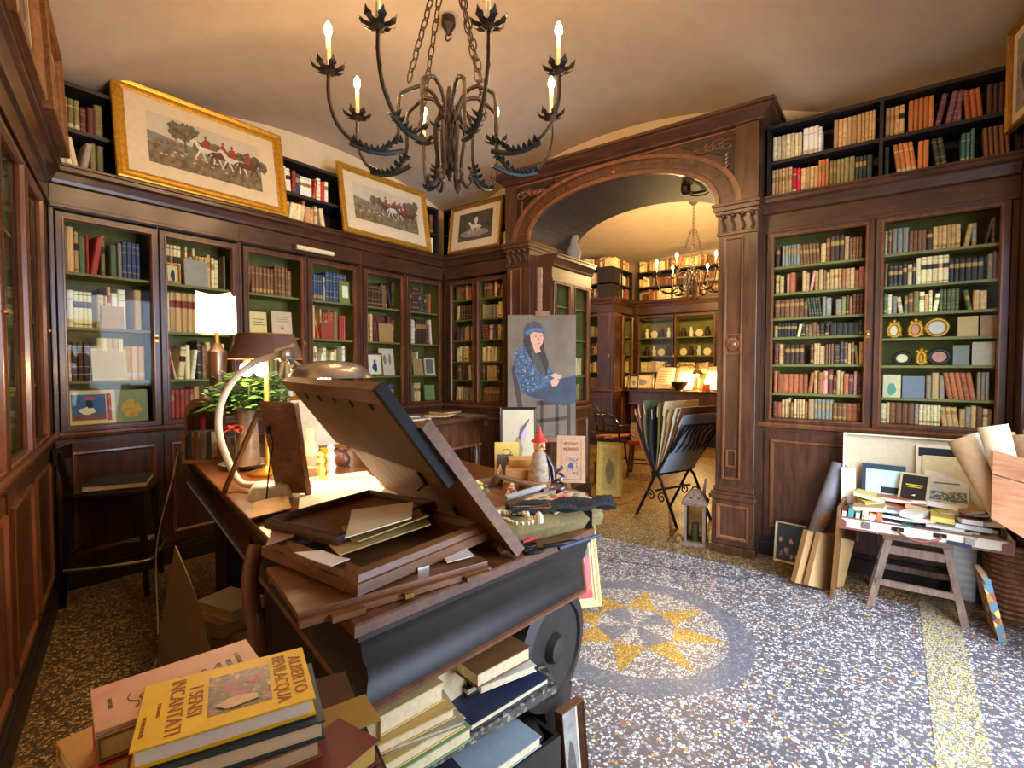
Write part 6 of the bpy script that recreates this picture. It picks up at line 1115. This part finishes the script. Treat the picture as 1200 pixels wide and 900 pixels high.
PC = [('pink', (206, 126, 110), -22), ('rose', (176, 96, 84), -18), ('green grey', (108, 112, 84), -12), ('dark', (50, 54, 56), -4), ('olive', (122, 112, 70), 2), ('cream', (220, 204, 160), 8), ('tan', (190, 150, 100), 13), ('white', (230, 224, 210), 18), ('brown', (140, 90, 60), 22), ('pale blue', (170, 180, 190), 25)]
for k, (cn, cc, tl) in enumerate(PC):
    L = Matrix.Rotation(RKA, 4, 'Z') @ Vector((.012*(k-5), 0, 0)); pf = thing('portfolio', '%s portfolio leaning in the iron rack, %s from left' % (cn, ordw(k)), 'portfolio', tuple(rk0+L+Vector((0, 0, .478))), (0, rad(tl), RKA), 'portfolios in the iron rack'); h = .64+.03*(k % 3)
    part('cover', colmat(cc), pf, lambda m: m.loops([[(.05*math.sin(math.pi*z/h)*(-1 if tl < 0 else .3)+o, y, z) for y, o in ((-.24, -.004), (.24, -.004), (.24, .004), (-.24, .004))] for z in [h*i/6 for i in range(7)]], 0, True, True, True)); part('tie', CREAM, pf, lambda m: m.box(-.003, .003, -.245, -.24, h*.8, h*.95))
ln_ = thing('lantern', 'weathered wooden lantern standing on the floor by the arch plinth', 'lantern', (-1.33, 4.36, 0), (0, 0, rad(12)))
for sx in (-1, 1):
    for sy in (-1, 1): part('post', OLDW, ln_, lambda m: m.box(sx*.075-.012, sx*.075+.012, sy*.075-.012, sy*.075+.012, .03, .34))
    part('pane', LGLASS, ln_, lambda m: m.poly([(sx*.075, -.063, .04), (sx*.075, .063, .04), (sx*.075, .063, .34), (sx*.075, -.063, .34)])); part('pane', LGLASS, ln_, lambda m: m.poly([(-.063, sx*.075, .04), (.063, sx*.075, .04), (.063, sx*.075, .34), (-.063, sx*.075, .34)]))
part('base', OLDW, ln_, lambda m: m.box(-.10, .10, -.10, .10, 0, .03)); part('roof', OLDW, ln_, lambda m: m.loops([[(sx*e, sy*e, z) for sx, sy in ((-1, -1), (1, -1), (1, 1), (-1, 1))] for e, z in ((.10, .34), (.105, .36), (.05, .44), (.03, .46))], 0, True, True, True)); part('candle', plain('old_wax', (150, 138, 110), .7), ln_, lambda m: m.lathe([(.03, .03), (.03, .17)], 12)); part('handle', OLDW, ln_, lambda m: m.slab([(.045, -.01, .40), (.07, -.01, .56), (.085, -.01, .56), (.075, -.01, .36)], (0, .02, 0)))
for a_ in (-.03, .03): part('vent_hole', BLACK, ln_, lambda m: m.lathe([(.010, 0), (.010, .006)], 10, (a_, -.079, .40), 0, 'y'))
def stool2(label, loc, s, top, rz=0, name='stool'):
    r = thing(name, label, 'stool', loc, (0, 0, rz)); h = .46*s
    part('seat', top, r, lambda m: m.box(-.17, .17, -.17, .17, h-.05, h), bevel=.01)
    for sx in (-1, 1):
        for sy in (-1, 1): part('leg', MAHO, r, lambda m: m.tube([(sx*.13, sy*.13, h-.05), (sx*.17, sy*.17, 0)], [.02, .016], 8))
        part('stretcher', MAHO, r, lambda m: m.tube([(sx*.155, -.155, .14), (sx*.155, .155, .14)], .011, 6)); part('stretcher', MAHO, r, lambda m: m.tube([(-.15, sx*.15, .19), (.15, sx*.15, .19)], .011, 6))
    return r
s2 = onz(752, 557, 0); stool2('small wooden stool with red seat in the far room', (s2.x, s2.y, 0), 1.05, REDC, rad(15))
for k, (cn, cc) in enumerate((('brown', (120, 70, 44)), ('tan', (190, 146, 90)), ('cream', (214, 190, 140)), ('green', (60, 110, 90)))):
    fbook('%s book, %s up on the red seated far stool' % (cn, ordw(k)), (s2.x+.01*k, s2.y, .485+.062*k), .5+.2*k, .28, .22, .06, cc, group='books on the red stool')
def chair2(label, p, rz):
    r = thing('armchair', label, 'chair', (p.x, p.y, 0), (0, 0, rz))
    part('seat', BLACKP, r, lambda m: m.lathe([(.20, .42), (.22, .43), (.22, .45), (.19, .46)], 20))
    for k in range(4): a = rad(45+90*k); part('leg', BLACKP, r, lambda m: m.tube(catmull([(.16*math.cos(a), .16*math.sin(a), .43), (.19*math.cos(a), .19*math.sin(a), .2), (.24*math.cos(a), .24*math.sin(a), 0)], 4), .014, 8), smooth=True)
    part('backrest', BLACKP, r, lambda m: m.tube(catmull([(-.2, .08, .44), (-.22, .12, .70), (-.14, .22, .84), (0, .25, .86), (.14, .22, .84), (.22, .12, .70), (.2, .08, .44)], 6), .014, 8), smooth=True); part('arm_rail', BLACKP, r, lambda m: m.tube(catmull([(-.2, -.12, .45), (-.24, -.1, .66), (-.22, .12, .68), (0, .24, .69), (.22, .12, .68), (.24, -.1, .66), (.2, -.12, .45)], 6), .013, 8), smooth=True)
    part('ring_stretcher', BLACKP, r, lambda m: m.tube([(.17*math.cos(i*.45), .17*math.sin(i*.45), .2) for i in range(14)], .009, 6, 0, True))
    return r
p1 = onz(718, 552, 0); chair2('black bentwood armchair piled with rolled prints in the far room', p1, rad(160))
for k, cc in enumerate(((176, 110, 70), (196, 130, 90), (150, 112, 60), (206, 130, 120))):
    t_ = thing('paper_roll', '%s rolled print lying on the bentwood armchair' % ordw(k), 'print', (p1.x-.05+.06*k, p1.y, .485), (0, 0, .3*k+.3), 'rolled prints on the armchair'); part('roll', colmat(cc), t_, lambda m: m.tube([(-.2, 0, .02*(k % 2)), (.22, 0, .03)], .024, 10), smooth=True)
p2 = onz(690, 538, 0); chair2('second black bentwood armchair further into the far room', p2+Vector((.15, .4, 0)), rad(120))
framed('yellow mounted print leaning on the floor inside the arch', (-2.62, 5.35, 0), rad(20), rad(-12), .30, .62, .02, plain('yellow_frame', (204, 178, 84), .6), .05, pland, [plain('yellow_print', (190, 164, 84), .8), plain('olive_print', (128, 116, 70), .8)], mm=plain('yellow_mount', (212, 188, 98), .8))
bx = thing('wooden_box', 'low wooden box on the floor in the far room', 'box', (-2.95, 5.95, 0)); part('body', BROWNW, bx, lambda m: m.box(-.12, .12, -.12, .12, 0, .26), bevel=.004); part('lid', BROWNW, bx, lambda m: m.box(-.13, .13, -.13, .13, .26, .28))
ct = thing('writing_counter', 'dark counter along the far room end wall carrying open books', 'counter', (-4.15, 9.20, 0)); part('countertop', MAHO, ct, lambda m: m.box(0, 2.8, -.02, .50, 1.03, 1.065), bevel=.006); part('apron', MAHO, ct, lambda m: m.box(.04, 2.76, .02, .48, .80, 1.03)); part('apron_bead', MAHO2, ct, lambda m: m.box(.03, 2.77, .01, .49, .78, .80))
for x in (.08, 1.4, 2.7): part('leg', MAHO, ct, lambda m: m.lathe([(.05, .78), (.04, .7), (.055, .6), (.03, .3), (.04, .1), (.03, 0)], 12, (x, .1, 0)), smooth=True)
def openbook(label, x, y, z, s, rz, tilt=60):
    r = thing('open_book', label, 'book', (x, y, z), (rad(tilt), 0, rz)); part('cover', BROWNW, r, lambda m: (m.box(-.32*s, .32*s, 0, .42*s, 0, .008)))
    for sx in (-1, 1): part('page', CREAM, r, lambda m: m.loops([[(sx*(.01+.30*s*i/6), y_, .010+.02*s*math.sin(math.pi*(i/6)**.6)) for i in range(7)]+[(sx*(.01+.30*s*i/6), y_, .009) for i in range(6, -1, -1)] for y_ in (.01, .41*s)], 0, True, True, True)); part('print_marks', DKP, r, lambda m: [m.box(sx*(.05*s), sx*(.26*s), .07*s+.05*s*j, .074*s+.05*s*j, .032*s+.008, .034*s+.009) for j in range(6)])
    return r
openbook('large open book propped on the far counter', -3.32, 9.40, 1.067, 1.15, 0); openbook('brightly lit open book beside the far lamp', -2.40, 9.40, 1.067, 1.2, rad(-6))
fl2 = thing('counter_lamp', 'small lit lamp between the open books on the far counter', 'lamp', (-2.85, 9.35, 1.065)); part('base', BRASS, fl2, lambda m: m.lathe([(.07, 0), (.07, .01), (.012, .03), (.012, .26)], 14)); part('shade', plain('tin_shade', (120, 80, 50), .4), fl2, lambda m: m.loops([[(r_*math.cos(i*.4488), r_*math.sin(i*.4488), z) for i in range(14)] for r_, z in ((.11, .30), (.05, .38), (.046, .378), (.105, .30))], 0, True), smooth=True); part('bulb', BULBF, fl2, lambda m: m.ball((0, 0, .285), .024, 10))
for x, w, h, lab in ((-3.88, .42, .30, 'wide dark framed print leaning on the far counter'), (-4.02, .2, .28, 'little dark framed print at the corner of the far counter')): framed(lab, (x, 9.32 if w > .3 else 9.24, 1.067), rad(10), rad(-10), w, h, .03, BLACKP if w < .3 else BROWNW, .02, pland, [CREAM, GRP])
bw = thing('bowl', 'dark bronze bowl on the far counter', 'bowl', (-3.15, 9.28, 1.065)); part('bowl_body', IRON, bw, lambda m: m.lathe([(.07, 0), (.06, .02), (.13, .10), (.16, .16), (.15, .16), (.11, .09), (.0, .03)], 20), smooth=True)
bxr = thing('tin', 'orange tin beside the far lamp', 'tin', (-2.68, 9.3, 1.065)); part('can', colmat((190, 90, 40)), bxr, lambda m: m.lathe([(.07, 0), (.072, .005), (.072, .11), (.065, .12)], 16), smooth=True); part('lid', BRASS, bxr, lambda m: m.lathe([(.066, .12), (.066, .13), (.0, .132)], 16))
# curios in the far bookcases
r_ = random.Random(77); k = 0
for bay in ((.07, .75), (.81, 1.52)):
    for z in (1.72, 2.08):
        for q in range(4):
            x = -4.2+bay[0]+.1+.15*q; k += 1; kind = (k*7) % 3; o = thing(('plate', 'vase', 'figurine')[kind], '%s curio on the far room bookcase shelves, counted from lower left' % ordw(k-1), 'ornament', (x, 9.90, z), (0, 0, 0), 'curios in the far bookcase')
            if kind == 0: part('body', CREAM, o, lambda m: m.lathe([(.07, 0), (.072, .008), (.04, .014)], 18, (0, 0, .072), 0, 'y'))
            elif kind == 1: part('body', IRON, o, lambda m: m.lathe([(.04, 0), (.06, .08), (.03, .15), (.04, .18), (.03, .18)], 14), smooth=True)
            else: part('body', WHITEP, o, lambda m: m.lathe([(.04, 0), (.03, .04), (.045, .09), (.02, .14), (.028, .17), (.005, .2)], 12), smooth=True)
            part('foot', BLACKP, o, lambda m: m.box(-.03, .03, .01, .03, 0, .004))
# small curtain-like sculpture on the passage cabinet
bu = thing('bust', 'pale draped bust on top of the passage cabinet', 'bust', (-2.95, 5.08, 2.662)); part('body', plain('plaster_bust', (150, 136, 116), .8), bu, lambda m: m.lathe([(.08, 0), (.07, .05), (.09, .14), (.05, .22), (.04, .25), (.055, .30), (.045, .36), (.01, .39)], 14), smooth=True); part('socle', BROWNW, bu, lambda m: m.lathe([(.085, 0), (.085, .02), (.06, .03)], 14))
# ------------------------------------------------------------------ curios behind the near glass doors
def faceout(label, M, x, y, z, w, h, col, rz, marks=None, tilt=-8, frame=None):
    p = M @ Vector((x, y, z)); r = thing('book' if frame is None else 'framed_picture', label, 'book' if frame is None else 'picture', tuple(p), (rad(tilt), 0, rz))
    part('cover' if frame is None else 'picture', colmat(col), r, lambda m: m.box(-w/2, w/2, 0, .012, 0, h)); 
    if frame is None: part('page_block', PAGES, r, lambda m: m.box(-w/2+.002, w/2+.0012, .002, .010, .002, h+.0012))
    else: part('frame', frame, r, lambda m: m.ring(-w/2-.015, w/2+.015, -.0, h+.015, [(0, .012), (0, -.008), (.012, -.008), (.018, -.001), (.018, .012)]))
    if marks: marks(r, w, h)
    return r
def lines(col=(90, 70, 50), n=4, z0=.55, z1=.85, wd=.6): return lambda r, w, h: part('title_lines', colmat(col), r, lambda m: [m.box(-w*wd/2*(1-.2*(i % 2)), w*wd/2*(1-.2*(i % 2)), -.001, 0, h*(z0+(z1-z0)*i/n), h*(z0+(z1-z0)*i/n)+h*.025) for i in range(n)])
R90 = rad(90); Ms = [mat_of(u) for u in aunits]; lx = lambda d, f: A0[d][0]-aunits[d//2].location.y+(A0[d][1]-A0[d][0])*f
def cowboy(r, w, h):
    part('picture_panel', [colmat((40, 90, 150)), colmat((120, 70, 60)), WHITE, colmat((190, 60, 50)), BLACK], r, lambda m: (m.box(-w*.40, w*.30, -.001, 0, h*.30, h*.88, 0), m.box(-w*.40, w*.30, -.0012, 0, h*.12, h*.30, 1), m.poly([(x, -.0016, z) for x, z in blob(-.02, h*.40, w*.16, h*.11, 12, 3, .2)], 2), m.poly([(x, -.0018, z) for x, z in blob(-.01, h*.60, w*.08, h*.12, 10, 4, .2)], 4), m.poly([(x, -.002, z) for x, z in blob(-.01, h*.76, w*.13, h*.04, 12, 5, .2)], 3)))
    part('edge_band', colmat((176, 40, 50)), r, lambda m: m.box(w*.32, w*.42, -.001, 0, h*.08, h*.9))
faceout('cream book with a rider on a blue ground behind the first glass door', Ms[0], lx(0, .27), .05, 1.102, .27, .235, (222, 200, 130), R90, cowboy, -5)
faceout('patterned green and ochre album beside the rider book', Ms[0], lx(0, .76), .055, 1.102, .20, .23, (128, 134, 84), R90, lambda r, w, h: part('cover_picture', plain('ochre_print', (196, 158, 60), .7, var=.4, scale=30), r, lambda m: m.poly([(x, -.001, z) for x, z in blob(0, h*.4, w*.3, h*.28, 14, 6, .15)])), -5)
faceout('handwritten sheet propped behind the first glass door', Ms[0], lx(0, .50), .045, 1.404, .20, .23, (216, 198, 140), R90, lambda r, w, h: part('writing', colmat((120, 96, 60)), r, lambda m: [m.box(-w*.4, w*.4, -.001, 0, h*(.1+.08*i), h*(.1+.08*i)+.002) for i in range(11)]), -9)
faceout('small tan book with red stamp behind the first glass door', Ms[0], lx(0, .55), .045, 1.772, .13, .16, (184, 150, 108), R90, lines((120, 90, 60), 1, .5, .55, .3), -6)
faceout('small framed portrait print behind the second glass door', Ms[0], lx(1, .06)+.03, .045, 2.142, .075, .14, (210, 190, 150), R90, lambda r, w, h: part('figure', BLACK, r, lambda m: m.poly([(x, -.001, z) for x, z in blob(0, h*.45, w*.2, h*.35, 10, 3, .2)])), -4, GOLDD)
faceout('plain grey album standing face out behind the second glass door', Ms[0], lx(1, .48), .04, 2.142, .17, .20, (150, 146, 138), R90, None, -4)
faceout('cream book with black title behind the third glass door', Ms[1], lx(2, .22), .045, 1.772, .15, .21, (222, 200, 140), R90, lines((40, 34, 30), 3, .45, .8, .7), -5)
faceout('pale book with red emblem behind the third glass door', Ms[1], lx(2, .68), .045, 1.772, .19, .23, (206, 180, 150), R90, lambda r, w, h: (lines((150, 120, 100), 3, .6, .85, .7)(r, w, h), part('emblem', REDC, r, lambda m: m.poly([(x, -.0014, z) for x, z in blob(0, h*.36, .012, .01, 8, 2, .3)]))), -5)
faceout('green book with white label behind the fourth glass door', Ms[1], lx(3, .85), .045, 2.142, .12, .22, (120, 128, 60), R90, lambda r, w, h: part('label_plate', WHITE, r, lambda m: m.box(-w*.2, w*.35, -.001, 0, h*.25, h*.8)), -4)
faceout('red book standing face out behind the fourth glass door', Ms[1], lx(3, .42), .05, 1.772, .14, .16, (150, 62, 44), R90, None, -4)
faceout('tan book standing face out behind the fifth glass door', Ms[2], lx(4, .64), .045, 1.772, .19, .20, (178, 142, 96), R90, None, -4)
faceout('framed picture of a figure in blue behind the fifth glass door', Ms[2], lx(4, .32), .05, 1.404, .17, .23, (232, 226, 208), R90, lambda r, w, h: part('figure', [colmat((50, 60, 110)), REDC], r, lambda m: (m.poly([(x, -.001, z) for x, z in blob(0, h*.42, w*.18, h*.24, 10, 3, .25)], 0), m.poly([(x, -.0014, z) for x, z in blob(0, h*.68, w*.1, h*.08, 10, 4, .2)], 1))), -7, BROWNW)
faceout('pale print with two figures behind the fifth glass door', Ms[2], lx(4, .75), .09, 1.404, .20, .30, (216, 208, 190), R90, lambda r, w, h: part('figure', GRP, r, lambda m: [m.poly([(x, -.001, z) for x, z in blob(w*q, h*.6, w*.09, h*.2, 10, k_, .25)]) for k_, q in enumerate((-.15, .2))]), -6)
faceout('white framed small photograph behind the sixth glass door', Ms[2], lx(5, .78), .045, 1.404, .13, .19, (120, 118, 112), R90, None, -6, WHITEP)
faceout('tan booklet leaning behind the sixth glass door', Ms[2], lx(5, .38), .045, 1.404, .15, .19, (178, 150, 108), R90, None, -8)
faceout('green booklet at the bottom behind the sixth glass door', Ms[2], lx(5, .78), .045, 1.102, .16, .18, (128, 150, 100), R90, lines((70, 90, 60), 2, .3, .6, .3), -6)
# brass miniature frames in the suitcase bookcase
MBR = mat_of(BR)
def mini(label, x, z, rw, rh, fm, pic, orn=False):
    p = MBR @ Vector((x, .07, z)); r = thing('miniature_frame', label, 'ornament', tuple(p))
    part('border', fm, r, lambda m: m.tube([(rw*math.cos(i*math.pi/12), 0, rh+rh*math.sin(i*math.pi/12)) for i in range(24)], .012, 7, 0, True), smooth=True); part('image', pic, r, lambda m: m.slab([(rw*math.cos(i*math.pi/12), .002, rh+rh*math.sin(i*math.pi/12)) for i in range(24)], (0, .004, 0)))
    if orn: part('crest', fm, r, lambda m: (m.ball((0, 0, 2*rh+.018), .014, 8), m.ball((-.022, 0, 2*rh+.006), .012, 8), m.ball((.022, 0, 2*rh+.006), .012, 8), m.ball((-rw, 0, rh*.3), .014, 8), m.ball((rw, 0, rh*.3), .014, 8)), smooth=True)
zb1 = BRS[1][2]+.010; zb2 = BRS[1][1]+.010
mini('first ornate brass miniature frame behind the suitcase bookcase glass', .85, zb1, .034, .046, GOLD, CREAM, True); mini('second ornate brass miniature frame with a rosy portrait', .97, zb1, .034, .046, GOLD, plain('rosy', (190, 130, 110), .6), True); mini('wide oval brass frame beside the two ornate miniatures', 1.085, zb1, .058, .056, BRASS, plain('pearl', (200, 190, 170), .3))
mini('dark oval miniature on the shelf below the brass miniatures', .90, zb2, .045, .04, BLACKP, CREAM); mini('round dark miniature beside the small gilt figure', 1.10, zb2, .052, .048, BLACKP, plain('rosy', (190, 130, 110), .6)); mini('little gilt stand between the two dark miniatures', 1.005, zb2, .02, .04, GOLD, GOLD, True)
faceout('tan picture card at the end of the brass miniatures shelf', MBR, 1.24, .05, BRS[1][2]+.001, .10, .13, (190, 156, 100), 0, None, -4); faceout('brown picture card last on the brass miniatures shelf', MBR, 1.345, .05, BRS[1][2]+.001, .09, .13, (150, 112, 70), 0, None, -4)
faceout('grey card right of the dark miniatures', MBR, 1.21, .05, BRS[1][1]+.001, .08, .13, (120, 122, 116), 0, None, -4); faceout('pale card at the end of the dark miniatures shelf', MBR, 1.32, .05, BRS[1][1]+.001, .11, .15, (176, 164, 140), 0, None, -4)
faceout('cream book with a teal vase on its cover in the suitcase bookcase', MBR, .845, .05, BRS[1][0]+.001, .10, .16, (210, 192, 150), 0, lambda r, w, h: part('picture', plain('teal_print', (90, 150, 130), .7), r, lambda m: m.poly([(x, -.001, z) for x, z in blob(0, h*.35, w*.25, h*.28, 12, 2, .1)])), -4)
faceout('blue grey picture book next to the teal vase book', MBR, .965, .05, BRS[1][0]+.001, .12, .15, (110, 122, 136), 0, None, -4)

wr = thing('wire_bundle', 'tangle of dark wires and a small fitting under the arch soffit', 'wires', (-1.45, 4.62, 3.06)); r_ = random.Random(6)
for k in range(4): part('wire', BLACKI, wr, lambda m: m.tube(catmull([(-.10+.01*k, 0, .06), (-.05, .03*r_.uniform(-1, 1), -.02+.01*k), (.04, .04*r_.uniform(-1, 1), -.04+.012*k), (.12, .02, -.03+.02*k)], 5), .005, 6))
part('fitting', IRON, wr, lambda m: m.lathe([(.04, .06), (.045, 0), (.03, -.03), (.012, -.04)], 14, (-.08, 0, .02)), smooth=True)
